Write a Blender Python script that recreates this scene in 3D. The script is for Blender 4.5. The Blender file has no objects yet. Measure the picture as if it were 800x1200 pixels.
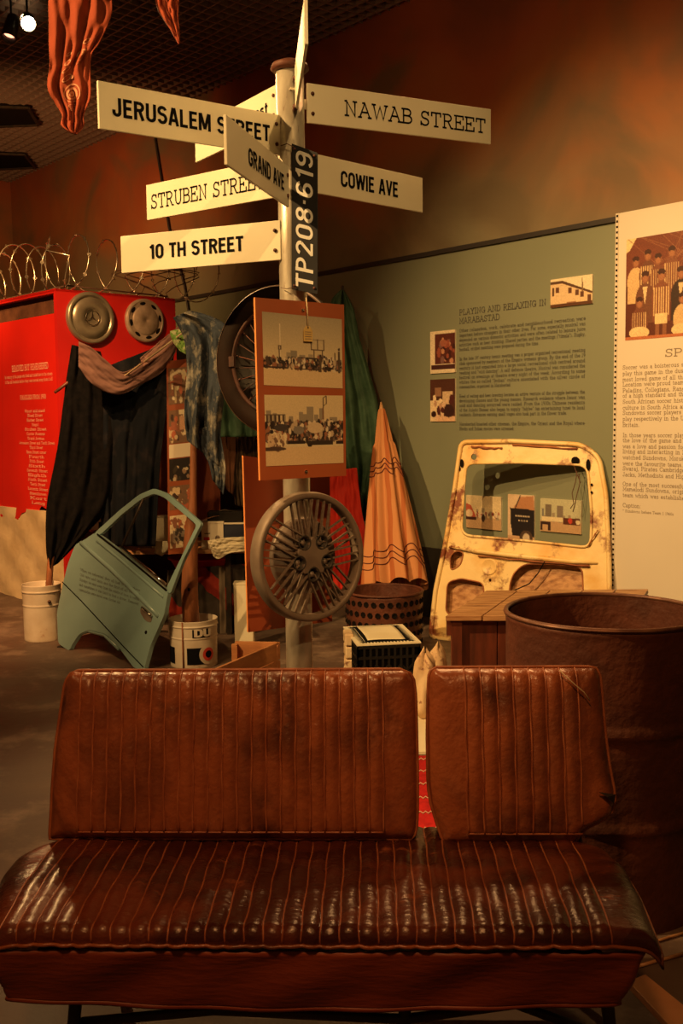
import bpy, bmesh, math, random
import numpy as np
from mathutils import Vector, Matrix

random.seed(7)
RNG = np.random.default_rng(7)
SC = bpy.context.scene
COL = SC.collection
V = Vector

# ------------------------------------------------------------------ camera
F_PX, CX, CY = 1165.0, 400.0, 600.0
CAM = V((0.0, 0.0, 1.46))
PITCH, ROLL = math.radians(5.2), -0.0125
cd = bpy.data.cameras.new('camera')
cam = bpy.data.objects.new('camera', cd)
COL.objects.link(cam)
cd.sensor_fit = 'VERTICAL'
cd.sensor_height = 36.0
cd.lens = 36.0 * F_PX / 1200.0
cd.clip_start = 0.05
CR = Matrix.Rotation(math.pi / 2 - PITCH, 3, 'X') @ Matrix.Rotation(ROLL, 3, 'Z')
cam.matrix_world = Matrix.Translation(CAM) @ CR.to_4x4()
SC.camera = cam

# ------------------------------------------------------------------ view, world
SC.view_settings.view_transform = 'Standard'
SC.view_settings.look = 'None'
SC.view_settings.gamma = 1.0
SC.view_settings.use_curve_mapping = False
SC.view_settings.exposure = 0.0
w = bpy.data.worlds.new('hall_dimness')
SC.world = w
w.use_nodes = True
w.node_tree.nodes['Background'].inputs[0].default_value = (1.0, 0.40, 0.12, 1)
w.node_tree.nodes['Background'].inputs[1].default_value = 0.06

WARM = (1.0, 0.575, 0.20)
RED = (1.0, 0.34, 0.10)


def spot(name, loc, target, power, angle, blend=0.6, col=WARM, size=0.03):
    l = bpy.data.lights.new(name, 'SPOT')
    l.energy = power
    l.color = col
    l.spot_size = math.radians(angle)
    l.spot_blend = blend
    l.shadow_soft_size = size
    o = bpy.data.objects.new(name, l)
    COL.objects.link(o)
    o.location = loc
    o.rotation_euler = (V(target) - V(loc)).to_track_quat('-Z', 'Y').to_euler()
    return o


def area(name, loc, target, power, sx, sy, col=WARM):
    l = bpy.data.lights.new(name, 'AREA')
    l.energy = power
    l.color = col
    l.shape = 'RECTANGLE'
    l.size, l.size_y = sx, sy
    o = bpy.data.objects.new(name, l)
    COL.objects.link(o)
    o.location = loc
    o.rotation_euler = (V(target) - V(loc)).to_track_quat('-Z', 'Y').to_euler()
    return o


# gallery spotlights (ceiling track): a key from the left, one from the front, others over stall, booth and wall; plus two added wall fills
spot('key_spotlight', (-3.3, 2.2, 4.25), (0.0, 4.2, 1.9), 1250, 60, 0.7)
spot('front_spotlight', (0.9, -0.9, 4.25), (-0.15, 3.2, 2.0), 430, 34, 0.8)
spot('text_wall_spotlight', (-0.9, 2.9, 4.3), (1.7, 6.3, 1.2), 420, 58, 0.9)
spot('panel_spotlight', (0.3, 3.3, 4.3), (1.95, 6.0, 1.1), 260, 44, 0.9)
spot('stall_spotlight', (-1.9, 2.6, 4.3), (-1.4, 6.6, 0.8), 260, 46, 0.8)
spot('booth_spotlight', (-2.6, 4.2, 4.3), (-3.0, 7.9, 0.8), 1250, 62, 0.8, (1.0, 0.5, 0.17))
spot('back_spotlight', (-2.16, 7.0, 4.25), (-0.3, 2.5, 0.5), 330, 50, 0.6, (1.0, 0.55, 0.2), 0.06)
spot('bench_top_spotlight', (0.6, 5.2, 4.3), (0.1, 2.4, 0.5), 230, 40, 0.6, (1.0, 0.5, 0.18), 0.06)
spot('bench_front_spotlight', (-0.6, -0.3, 4.3), (-0.15, 2.5, 0.75), 310, 34, 0.9, (1.0, 0.42, 0.13), 0.2)
spot('upper_wall_fill', (-0.9, 3.6, 3.4), (1.6, 6.9, 3.0), 75, 95, 1.0, (1.0, 0.45, 0.14), 0.2)  # unseen wash lamp added to brighten the upper wall
spot('far_wall_fill', (-3.3, 7.6, 3.3), (-2.6, 11.2, 3.0), 230, 110, 1.0, (1.0, 0.46, 0.14), 0.2)  # added fill, no fixture: lifts the far wall out of black


# ------------------------------------------------------------------ picture geometry
def ray(px, py):
    return (CR @ V(((px - CX) / F_PX, -(py - CY) / F_PX, -1.0)))


def at_y(px, py, Y):
    d = ray(px, py)
    return CAM + d * (Y / d.y)


def at_z(px, py, z):
    d = ray(px, py)
    return CAM + d * ((z - CAM.z) / d.z)


def on_plane(px, py, P, N):
    d = ray(px, py)
    return CAM + d * ((V(P) - CAM).dot(V(N)) / d.dot(V(N)))


# room frame: E1 runs along the long text wall towards the viewer's right, NW points into the room
AW = math.radians(41.4)
E1 = V((math.sin(AW), -math.cos(AW), 0.0))
NW = V((-math.cos(AW), -math.sin(AW), 0.0))
PW = at_y(508, 600, 7.3)
PW.z = 0.0


def on_wall(px, py, off=0.0):
    return on_plane(px, py, PW + NW * off, NW)


def wall_xy(px):          # base point of the wall under a picture column
    p = on_wall(px, 500)
    return V((p.x, p.y, 0))


# ------------------------------------------------------------------ objects
ORG = {}


def finish_props(o, label=None, cat=None, group=None, kind=None):
    if label: o['label'] = label
    if cat: o['category'] = cat
    if group: o['group'] = group
    if kind: o['kind'] = kind
    return o


def thing(name, loc, label, cat, group=None):
    o = bpy.data.objects.new(name, None)
    o.empty_display_size = 0.05
    COL.objects.link(o)
    o.location = loc
    ORG[o.name] = V(loc)
    return finish_props(o, label, cat, group)


def link_mesh(name, me, parent=None, label=None, cat=None, group=None, kind=None, loc=None):
    """link a mesh whose coordinates are already relative to loc (or the parent's origin)"""
    o = bpy.data.objects.new(name, me)
    COL.objects.link(o)
    if parent is not None:
        o.parent = parent
        po = ORG[parent.name]
        if loc is not None:
            o.location = V(loc) - po
            ORG[o.name] = V(loc)
        else:
            ORG[o.name] = po
    else:
        o.location = loc if loc is not None else (0, 0, 0)
        ORG[o.name] = V(o.location)
    return finish_props(o, label, cat, group, kind)


class MB:
    def __init__(s):
        s.v, s.f, s.m = [], [], []
        s.mi = 0
        s.smooth = False
        s.sm = []

    def add(s, vs, fs):
        b = len(s.v)
        s.v += [V(p) for p in vs]
        for f in fs:
            s.f.append([b + i for i in f])
            s.m.append(s.mi)
            s.sm.append(s.smooth)
        return s

    def box(s, c, size, R=None):
        c = V(c)
        hx, hy, hz = size[0] / 2, size[1] / 2, size[2] / 2
        vs = []
        for z in (-hz, hz):
            for x, y in ((-hx, -hy), (hx, -hy), (hx, hy), (-hx, hy)):
                p = V((x, y, z))
                if R is not None: p = R @ p
                vs.append(c + p)
        return s.add(vs, [(0, 3, 2, 1), (4, 5, 6, 7), (0, 1, 5, 4), (1, 2, 6, 5), (2, 3, 7, 6), (3, 0, 4, 7)])

    def hexa(s, a, b):      # two quads of four points each
        return s.add(list(a) + list(b), [(0, 3, 2, 1), (4, 5, 6, 7), (0, 1, 5, 4), (1, 2, 6, 5), (2, 3, 7, 6), (3, 0, 4, 7)])

    def prism(s, pts, off):
        n = len(pts)
        off = V(off)
        vs = [V(p) for p in pts] + [V(p) + off for p in pts]
        fs = [list(range(n))[::-1], [n + i for i in range(n)]]
        fs += [(i, (i + 1) % n, n + (i + 1) % n, n + i) for i in range(n)]
        return s.add(vs, fs)

    def beam(s, a, b, wdt, hgt, up=(0, 0, 1)):
        a, b = V(a), V(b)
        d = (b - a).normalized()
        u = V(up)
        x = d.cross(u)
        if x.length < 1e-4: x = d.cross(V((1, 0, 0)))
        x.normalize()
        u = x.cross(d).normalized()
        q = [x * -wdt / 2 + u * -hgt / 2, x * wdt / 2 + u * -hgt / 2, x * wdt / 2 + u * hgt / 2, x * -wdt / 2 + u * hgt / 2]
        return s.hexa([a + k for k in q], [b + k for k in q])

    def tube(s, pts, r, n=8, caps=True, closed=False):
        pts = [V(p) for p in pts]
        m = len(pts)
        rs = r if isinstance(r, (list, tuple)) else [r] * m
        b0 = []
        t0 = (pts[1] - pts[0]).normalized()
        ref = V((0, 0, 1)) if abs(t0.z) < 0.9 else V((1, 0, 0))
        x = t0.cross(ref).normalized()
        rings = []
        for i in range(m):
            if closed: t = pts[(i + 1) % m] - pts[i - 1]
            elif i == 0: t = pts[1] - pts[0]
            elif i == m - 1: t = pts[-1] - pts[-2]
            else: t = pts[i + 1] - pts[i - 1]
            t.normalize()
            x = x - t * x.dot(t)
            x.normalize()
            y = t.cross(x)
            rings.append([pts[i] + (x * math.cos(2 * math.pi * k / n) + y * math.sin(2 * math.pi * k / n)) * rs[i] for k in range(n)])
        vs = [p for rg in rings for p in rg]
        fs = []
        mm = m if closed else m - 1
        for i in range(mm):
            j = (i + 1) % m
            for k in range(n):
                l = (k + 1) % n
                fs.append((i * n + k, i * n + l, j * n + l, j * n + k))
        if caps and not closed:
            fs.append(list(range(n))[::-1])
            fs.append([(m - 1) * n + k for k in range(n)])
        sm = s.smooth
        s.smooth = True
        s.add(vs, fs)
        s.smooth = sm
        return s

    def lathe(s, prof, c, n=48, M=None, a0=0.0, a1=2 * math.pi, dent=None):
        """profile (r, z) turned about the local z axis, then M, then moved to c"""
        c = V(c)
        full = abs(a1 - a0 - 2 * math.pi) < 1e-6
        cnt = n if full else n + 1
        vs = []
        for k in range(cnt):
            a = a0 + (a1 - a0) * k / n
            for r, z in prof:
                rr = r * (1 + (dent(a, z) if dent else 0))
                p = V((rr * math.cos(a), rr * math.sin(a), z))
                if M is not None: p = M @ p
                vs.append(c + p)
        q = len(prof)
        fs = []
        for k in range(n):
            l = (k + 1) % cnt
            for i in range(q - 1):
                fs.append((k * q + i, l * q + i, l * q + i + 1, k * q + i + 1))
        sm = s.smooth
        s.smooth = True
        s.add(vs, fs)
        s.smooth = sm
        return s

    def surf(s, fn, nu, nv, flip=False):
        vs = [fn(i / nu, j / nv) for j in range(nv + 1) for i in range(nu + 1)]
        fs = []
        for j in range(nv):
            for i in range(nu):
                a = j * (nu + 1) + i
                q = (a, a + 1, a + nu + 2, a + nu + 1)
                fs.append(q[::-1] if flip else q)
        sm = s.smooth
        s.smooth = True
        s.add(vs, fs)
        s.smooth = sm
        return s

    def build(s, name, mats, parent=None, label=None, cat=None, group=None, kind=None, loc=None, bevel=0, solid=0, subd=0, nofix=False):
        if not isinstance(mats, (list, tuple)): mats = [mats]
        if parent is not None and loc is None:
            org = ORG[parent.name]
            use = None
        elif loc is not None:
            org = V(loc)
            use = org
        else:
            xs = [p.x for p in s.v]; ys = [p.y for p in s.v]; zs = [p.z for p in s.v]
            org = V(((min(xs) + max(xs)) / 2, (min(ys) + max(ys)) / 2, min(zs)))
            use = org
        me = bpy.data.meshes.new(name)
        me.from_pydata([tuple(p - org) for p in s.v], [], s.f)
        for m in mats: me.materials.append(m)
        me.polygons.foreach_set('material_index', s.m)
        me.polygons.foreach_set('use_smooth', s.sm)
        if not nofix:
            bm = bmesh.new()
            bm.from_mesh(me)
            bmesh.ops.recalc_face_normals(bm, faces=bm.faces)
            bm.to_mesh(me)
            bm.free()
        me.update()
        o = link_mesh(name, me, parent, label, cat, group, kind, loc=use)
        if bevel:
            md = o.modifiers.new('bevel', 'BEVEL')
            md.width = bevel
            md.segments = 2
            md.limit_method = 'ANGLE'
        if solid:
            md = o.modifiers.new('solid', 'SOLIDIFY')
            md.thickness = solid
            md.offset = 0
        if subd:
            md = o.modifiers.new('sub', 'SUBSURF')
            md.levels = md.render_levels = subd
        return o


def copy_of(o, parent=None, loc=None, M=None, name=None):
    c = o.copy()
    COL.objects.link(c)
    if parent is not None: c.parent = parent
    if M is not None: c.matrix_local = M
    if loc is not None: c.location = loc
    ORG[c.name] = ORG.get(o.name, V((0, 0, 0)))
    return c


# ------------------------------------------------------------------ materials
def _n(nt, t, x=0, y=0):
    n = nt.nodes.new(t)
    n.location = (x, y)
    return n


def mat(name, c1, c2=None, rough=0.6, metal=0.0, scale=8.0, detail=6, lo=0.35, hi=0.65, bump=0.0, bscale=None,
        c3=None, scale3=3.0, lo3=0.55, hi3=0.7, rough2=None, coat=0.0, stretch=(1, 1, 1), sheen=0.0, dist=0.0, spec=None, trans=0.0):
    m = bpy.data.materials.new(name)
    m.use_nodes = True
    nt = m.node_tree
    b = nt.nodes['Principled BSDF']
    L = nt.links.new
    b.inputs['Roughness'].default_value = rough
    b.inputs['Metallic'].default_value = metal
    b.inputs['Coat Weight'].default_value = coat
    b.inputs['Coat Roughness'].default_value = 0.25
    b.inputs['Sheen Weight'].default_value = sheen
    if spec is not None: b.inputs['Specular IOR Level'].default_value = spec
    if trans: b.inputs['Transmission Weight'].default_value = trans
    tc = _n(nt, 'ShaderNodeTexCoord')
    mp = _n(nt, 'ShaderNodeMapping')
    mp.inputs['Scale'].default_value = stretch
    L(tc.outputs['Object'], mp.inputs['Vector'])
    c1 = tuple(c1) + (1,)
    b.inputs['Base Color'].default_value = c1
    if c2 is not None:
        nz = _n(nt, 'ShaderNodeTexNoise')
        nz.inputs['Scale'].default_value = scale
        nz.inputs['Detail'].default_value = detail
        nz.inputs['Distortion'].default_value = dist
        L(mp.outputs[0], nz.inputs['Vector'])
        mr = _n(nt, 'ShaderNodeMapRange')
        mr.inputs['From Min'].default_value = lo
        mr.inputs['From Max'].default_value = hi
        L(nz.outputs['Fac'], mr.inputs['Value'])
        mx = _n(nt, 'ShaderNodeMix')
        mx.data_type = 'RGBA'
        mx.inputs['A'].default_value = c1
        mx.inputs['B'].default_value = tuple(c2) + (1,)
        L(mr.outputs[0], mx.inputs['Factor'])
        out = mx.outputs['Result']
        if c3 is not None:
            n3 = _n(nt, 'ShaderNodeTexNoise')
            n3.inputs['Scale'].default_value = scale3
            n3.inputs['Detail'].default_value = 8
            n3.inputs['Roughness'].default_value = 0.65
            L(mp.outputs[0], n3.inputs['Vector'])
            m3 = _n(nt, 'ShaderNodeMapRange')
            m3.inputs['From Min'].default_value = lo3
            m3.inputs['From Max'].default_value = hi3
            L(n3.outputs['Fac'], m3.inputs['Value'])
            x3 = _n(nt, 'ShaderNodeMix')
            x3.data_type = 'RGBA'
            L(m3.outputs[0], x3.inputs['Factor'])
            L(out, x3.inputs['A'])
            x3.inputs['B'].default_value = tuple(c3) + (1,)
            out = x3.outputs['Result']
        L(out, b.inputs['Base Color'])
        if rough2 is not None:
            r = _n(nt, 'ShaderNodeMapRange')
            r.inputs['To Min'].default_value = rough
            r.inputs['To Max'].default_value = rough2
            L(mr.outputs[0], r.inputs['Value'])
            L(r.outputs[0], b.inputs['Roughness'])
    if bump:
        nb = _n(nt, 'ShaderNodeTexNoise')
        nb.inputs['Scale'].default_value = bscale or scale * 4
        nb.inputs['Detail'].default_value = 8
        L(mp.outputs[0], nb.inputs['Vector'])
        bp = _n(nt, 'ShaderNodeBump')
        bp.inputs['Strength'].default_value = min(1.0, bump)
        bp.inputs['Distance'].default_value = 0.01
        L(nb.outputs['Fac'], bp.inputs['Height'])
        L(bp.outputs[0], b.inputs['Normal'])
    return m


def emit(name, col, strength):
    m = bpy.data.materials.new(name)
    m.use_nodes = True
    b = m.node_tree.nodes['Principled BSDF']
    b.inputs['Base Color'].default_value = (0, 0, 0, 1)
    b.inputs['Emission Color'].default_value = tuple(col) + (1,)
    b.inputs['Emission Strength'].default_value = strength
    return m


def print_mat():
    m = bpy.data.materials.new('printed_photo')
    m.use_nodes = True
    nt = m.node_tree
    b = nt.nodes['Principled BSDF']
    a = _n(nt, 'ShaderNodeAttribute')
    a.attribute_name = 'print'
    nt.links.new(a.outputs['Color'], b.inputs['Base Color'])
    b.inputs['Roughness'].default_value = 0.42
    return m


def stripes_mat(name, base, cols, axis_scale, rough=0.8):
    """woven cloth: base colour crossed by thin bands (wave textures)"""
    m = bpy.data.materials.new(name)
    m.use_nodes = True
    nt = m.node_tree
    L = nt.links.new
    b = nt.nodes['Principled BSDF']
    b.inputs['Roughness'].default_value = rough
    tc = _n(nt, 'ShaderNodeTexCoord')
    prev = None
    col = tuple(base) + (1,)
    for c, direction, sc, th in cols:
        wv = _n(nt, 'ShaderNodeTexWave')
        wv.bands_direction = direction
        wv.inputs['Scale'].default_value = sc * axis_scale
        wv.inputs['Distortion'].default_value = 1.2
        wv.inputs['Detail'].default_value = 1.0
        L(tc.outputs['Object'], wv.inputs['Vector'])
        gt = _n(nt, 'ShaderNodeMath')
        gt.operation = 'GREATER_THAN'
        gt.inputs[1].default_value = th
        L(wv.outputs['Fac'], gt.inputs[0])
        mx = _n(nt, 'ShaderNodeMix')
        mx.data_type = 'RGBA'
        L(gt.outputs[0], mx.inputs['Factor'])
        if prev is None: mx.inputs['A'].default_value = col
        else: L(prev, mx.inputs['A'])
        mx.inputs['B'].default_value = tuple(c) + (1,)
        prev = mx.outputs['Result']
    L(prev, b.inputs['Base Color'])
    return m


M = {}
M['leather'] = mat('cracked_leather', (0.33, 0.092, 0.034), (0.050, 0.014, 0.009), rough=0.31, rough2=0.40, scale=4.5, lo=0.43, hi=0.70,
                   c3=(0.36, 0.11, 0.045), scale3=9, lo3=0.56, hi3=0.72, bump=0.35, bscale=60, coat=0.25, dist=0.6)
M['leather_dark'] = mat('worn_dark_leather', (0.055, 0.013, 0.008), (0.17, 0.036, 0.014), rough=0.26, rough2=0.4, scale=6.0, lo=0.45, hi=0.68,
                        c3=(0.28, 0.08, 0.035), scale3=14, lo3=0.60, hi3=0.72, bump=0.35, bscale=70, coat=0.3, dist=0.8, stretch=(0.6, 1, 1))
M['skirt'] = mat('leather_skirt', (0.27, 0.05, 0.018), (0.17, 0.03, 0.013), rough=0.5, scale=3.5, bump=0.3, bscale=40,
                 c3=(0.07, 0.015, 0.01), scale3=2.2, stretch=(0.5, 1, 2))
M['piping'] = mat('leather_piping', (0.42, 0.14, 0.06), (0.26, 0.07, 0.028), rough=0.4, scale=20)
M['black_metal'] = mat('black_metal', (0.02, 0.018, 0.016), (0.05, 0.03, 0.02), rough=0.5, metal=0.3, scale=20)
M['floor'] = mat('brown_screed', (0.095, 0.06, 0.045), (0.17, 0.115, 0.09), rough=0.55, rough2=0.75, scale=2.2, lo=0.4, hi=0.7,
                 c3=(0.27, 0.19, 0.145), scale3=3.4, lo3=0.50, hi3=0.68, bump=0.25, bscale=18)
M['grid'] = mat('dark_grid_metal', (0.21, 0.15, 0.13), rough=0.55)
M['void'] = mat('dark_void', (0.008, 0.006, 0.005), rough=0.95, spec=0.1)
M['dado'] = mat('dark_dado_paint', (0.028, 0.026, 0.024), (0.045, 0.04, 0.035), rough=0.5, scale=4)
M['rail'] = mat('dark_rail', (0.03, 0.025, 0.025), rough=0.5)
M['steel'] = mat('galvanised_steel', (0.72, 0.68, 0.58), (0.52, 0.46, 0.38), rough=0.36, metal=0.55, scale=9, bump=0.08, stretch=(3, 3, 1), c3=(0.28, 0.16, 0.1), scale3=16, lo3=0.62, hi3=0.72)
M['rust'] = mat('rusty_steel', (0.085, 0.024, 0.014), (0.15, 0.042, 0.022), rough=0.62, metal=0.15, scale=6, lo=0.42, hi=0.68,
                c3=(0.055, 0.018, 0.012), scale3=3, bump=0.5, bscale=40)
M['rim_bare'] = mat('bare_rim', (0.16, 0.065, 0.035), (0.09, 0.03, 0.018), rough=0.45, metal=0.3, scale=20)
M['sign'] = mat('painted_sign_board', (0.82, 0.78, 0.62), (0.76, 0.70, 0.54), rough=0.42, scale=3)
M['sign_edge'] = mat('sign_edge', (0.30, 0.2, 0.13), rough=0.7)
M['ink'] = mat('black_lettering', (0.006, 0.006, 0.008), rough=0.9, spec=0.1)
M['ink_wall'] = mat('wall_lettering', (0.075, 0.075, 0.07), rough=0.6)
M['ink_panel'] = mat('panel_lettering', (0.24, 0.18, 0.13), rough=0.6)
M['ink_door'] = mat('door_lettering', (0.10, 0.11, 0.10), rough=0.6)
M['ink_pale'] = mat('pale_red_lettering', (0.95, 0.62, 0.45), rough=0.6)
M['plate'] = mat('black_number_plate', (0.008, 0.008, 0.011), (0.014, 0.014, 0.018), rough=0.6, spec=0.25, scale=14)
M['plate_ink'] = mat('plate_lettering', (0.62, 0.62, 0.60), rough=0.5)
M['board'] = mat('orange_brown_board', (0.38, 0.095, 0.032), (0.33, 0.08, 0.027), rough=0.5, scale=5)
M['lit_board_edge'] = mat('lit_board_edge', (0.85, 0.32, 0.10), rough=0.6)  # brighter than the board face: the lit edge is put into the colour
M['board_back'] = mat('rust_brown_board', (0.34, 0.075, 0.028), (0.26, 0.055, 0.02), rough=0.45, scale=3)
M['trim'] = mat('silver_grey_plastic', (0.21, 0.165, 0.13), (0.14, 0.105, 0.085), rough=0.55, metal=0.15, scale=12)
M['trim_dark'] = mat('dark_plastic', (0.03, 0.025, 0.022), rough=0.6)
M['trim_back'] = mat('brake_disc_grey', (0.17, 0.13, 0.11), (0.24, 0.19, 0.16), rough=0.5, metal=0.3, scale=10)
M['tyre'] = mat('dark_brown_rim', (0.011, 0.006, 0.004), (0.02, 0.009, 0.006), rough=0.75, spec=0.15, scale=6)
M['tyre_edge'] = mat('pale_rim_edge', (0.25, 0.15, 0.09), rough=0.5)  # edge ring paler than the rest of the rim
M['rust_ring'] = mat('rust_ring', (0.07, 0.02, 0.012), (0.03, 0.01, 0.006), rough=0.7, scale=20)
M['hub_gold'] = mat('brushed_hubcap', (0.40, 0.36, 0.28), (0.28, 0.25, 0.19), rough=0.34, metal=0.6, scale=7)
M['hub_dull'] = mat('dull_hubcap', (0.60, 0.48, 0.38), (0.36, 0.27, 0.20), rough=0.5, metal=0.3, scale=10)
M['red'] = mat('red_paint', (0.72, 0.018, 0.014), (0.55, 0.014, 0.012), rough=0.45, scale=1.5)
M['red_vinyl'] = mat('red_vinyl', (0.80, 0.022, 0.012), (0.62, 0.018, 0.012), rough=0.4, scale=1.2)
M['plaster'] = mat('cream_rough_plaster', (0.78, 0.62, 0.40), (0.62, 0.46, 0.27), rough=0.85, scale=3, bump=1.0, bscale=9)
M['wire'] = mat('razor_wire_steel', (0.85, 0.76, 0.58), rough=0.25, metal=0.85)
M['wire_dark'] = mat('rusted_wire', (0.12, 0.06, 0.04), rough=0.6, metal=0.3)
M['wood'] = mat('old_pine', (0.56, 0.31, 0.15), (0.34, 0.15, 0.06), rough=0.45, scale=5, lo=0.4, hi=0.62, stretch=(1, 7, 7), bump=0.25, bscale=30, c3=(0.15, 0.06, 0.03), scale3=5, lo3=0.6)
M['wood_log'] = mat('pole_wood', (0.36, 0.13, 0.055), (0.22, 0.075, 0.032), rough=0.6, scale=5, stretch=(5, 5, 1), bump=0.4, bscale=20)
M['wood_dark'] = mat('stained_wood', (0.16, 0.035, 0.016), (0.08, 0.02, 0.01), rough=0.5, scale=5, stretch=(6, 6, 1))
M['crate_wood'] = mat('crate_pine', (0.50, 0.22, 0.085), (0.38, 0.155, 0.06), rough=0.6, scale=6, stretch=(1, 1, 6), bump=0.2)
M['cream_paint'] = mat('rusty_cream_paint', (0.86, 0.66, 0.33), (0.76, 0.46, 0.14), rough=0.42, scale=4, lo=0.48, hi=0.66, c3=(0.22, 0.06, 0.025), scale3=5, lo3=0.53, hi3=0.62, bump=0.2, bscale=25)
M['rusty_edge'] = mat('rust_stain', (0.24, 0.07, 0.03), (0.42, 0.16, 0.06), rough=0.7, scale=12, bump=0.4)
M['door_green'] = mat('pale_green_car_paint', (0.235, 0.36, 0.37), (0.20, 0.31, 0.32), rough=0.3, scale=3, coat=0.35)
M['bucket'] = mat('white_bucket', (0.74, 0.66, 0.56), (0.58, 0.47, 0.36), rough=0.45, scale=6, c3=(0.35, 0.15, 0.08), scale3=5, lo3=0.62, hi3=0.7)
M['paper'] = mat('cream_paper', (0.85, 0.78, 0.60), (0.78, 0.70, 0.50), rough=0.7, scale=4)
M['white_print'] = mat('white_card', (0.80, 0.72, 0.58), rough=0.6)
M['panel'] = mat('pale_grey_panel', (0.70, 0.64, 0.56), (0.66, 0.60, 0.52), rough=0.35, scale=1.2)
M['perf'] = mat('perforated_strip', (0.62, 0.56, 0.48), rough=0.5)
M['black_cloth'] = mat('black_cloth', (0.005, 0.005, 0.006), (0.009, 0.008, 0.009), rough=1.0, scale=20, bump=0.2, spec=0.05)
M['denim_dark'] = mat('dark_denim', (0.008, 0.010, 0.015), (0.022, 0.020, 0.024), rough=0.95, scale=9, lo=.5, hi=.75, bump=0.2, spec=0.08)
M['denim'] = mat('faded_denim', (0.050, 0.062, 0.085), (0.026, 0.034, 0.05), rough=0.85, scale=7, bump=0.4, bscale=60, c3=(0.30, 0.28, 0.24), scale3=7, lo3=0.50, hi3=0.66, stretch=(2, 1, 1.2))
M['mauve_cloth'] = mat('greyish_mauve_cloth', (0.20, 0.115, 0.105), (0.12, 0.065, 0.06), rough=0.9, scale=9, bump=0.3)
M['pink_cloth'] = mat('faded_pink_cloth', (0.48, 0.27, 0.24), (0.30, 0.15, 0.13), rough=0.9, scale=12, bump=0.3)
M['green_cloth'] = mat('green_tarpaulin', (0.050, 0.098, 0.062), (0.028, 0.058, 0.036), rough=0.55, scale=9, bump=0.3, bscale=40)
M['lime_cloth'] = mat('lime_patterned_cloth', (0.20, 0.36, 0.09), (0.50, 0.52, 0.30), rough=0.8, scale=22, lo=0.5, hi=0.56)
M['red_cloth'] = mat('red_sheet', (0.55, 0.035, 0.022), (0.42, 0.026, 0.018), rough=0.6, scale=5)
M['brown_cloth'] = mat('brown_cloth', (0.16, 0.07, 0.04), (0.09, 0.04, 0.025), rough=0.9, scale=8, bump=0.3)
M['fringe'] = mat('dark_fringe', (0.05, 0.035, 0.025), (0.12, 0.08, 0.055), rough=0.9, scale=26, stretch=(6, 6, 0.5))
M['backdrop'] = mat('dark_backdrop', (0.022, 0.014, 0.011), (0.05, 0.025, 0.016), rough=0.9, scale=3)
M['bandana'] = mat('orange_red_bandana', (0.29, 0.058, 0.027), (0.22, 0.042, 0.02), rough=0.8, scale=6, bump=0.2, bscale=90)
M['bandana_print'] = mat('bandana_print', (0.48, 0.20, 0.11), rough=0.8)
M['umbrella'] = stripes_mat('orange_umbrella_cloth', (0.52, 0.235, 0.105), [((0.40, 0.13, 0.05), 'X', 3.2, 0.8)], 1.0, 0.75)
M['umbrella_band'] = mat('dark_umbrella_band', (0.10, 0.02, 0.015), rough=0.8)
M['patchwork'] = stripes_mat('patterned_blanket', (0.045, 0.035, 0.03), [((0.26, 0.03, 0.02), 'DIAGONAL', 1.4, 0.72), ((0.20, 0.15, 0.11), 'X', 1.6, 0.9)], 1.0, 0.85)
M['mat_red'] = mat('red_woven_mat', (0.50, 0.02, 0.02), (0.33, 0.014, 0.016), rough=0.85, scale=30)
M['mat_line'] = mat('pale_mat_thread', (0.62, 0.42, 0.30), rough=0.85)
M['black_plastic'] = mat('black_plastic', (0.010, 0.008, 0.008), rough=0.6, spec=0.2)
M['news'] = mat('crumpled_newspaper', (0.80, 0.62, 0.40), (0.62, 0.40, 0.22), rough=0.75, scale=7, bump=0.6, bscale=14, c3=(0.28, 0.13, 0.08), scale3=18, lo3=0.58, hi3=0.66)
M['red_plastic'] = mat('red_plastic', (0.66, 0.02, 0.02), rough=0.35)
M['chrome'] = mat('chrome', (0.8, 0.75, 0.7), rough=0.12, metal=1.0)
M['lamp_glow'] = emit('lamp_glow', (1.0, 0.72, 0.34), 260.0)
M['lamp_red'] = emit('lamp_red', (1.0, 0.36, 0.2), 3.0)
M['lamp_can'] = mat('lamp_can', (0.02, 0.02, 0.02), rough=0.4)
M['string'] = mat('pale_string', (0.55, 0.42, 0.26), rough=0.9)
M['tag'] = mat('tan_tag', (0.66, 0.46, 0.16), (0.55, 0.37, 0.12), rough=0.7, scale=30)
M['blue'] = mat('dark_blue_label', (0.02, 0.025, 0.05), rough=0.5)
M['red_ink'] = mat('red_label', (0.62, 0.05, 0.03), rough=0.5)
M['print'] = print_mat()

for k_ in ('green_cloth', 'lime_cloth', 'red_cloth', 'brown_cloth', 'fringe', 'backdrop', 'bandana', 'mauve_cloth', 'pink_cloth', 'denim', 'umbrella', 'patchwork', 'mat_red'):
    M[k_].node_tree.nodes['Principled BSDF'].inputs['Specular IOR Level'].default_value = 0.12


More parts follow.
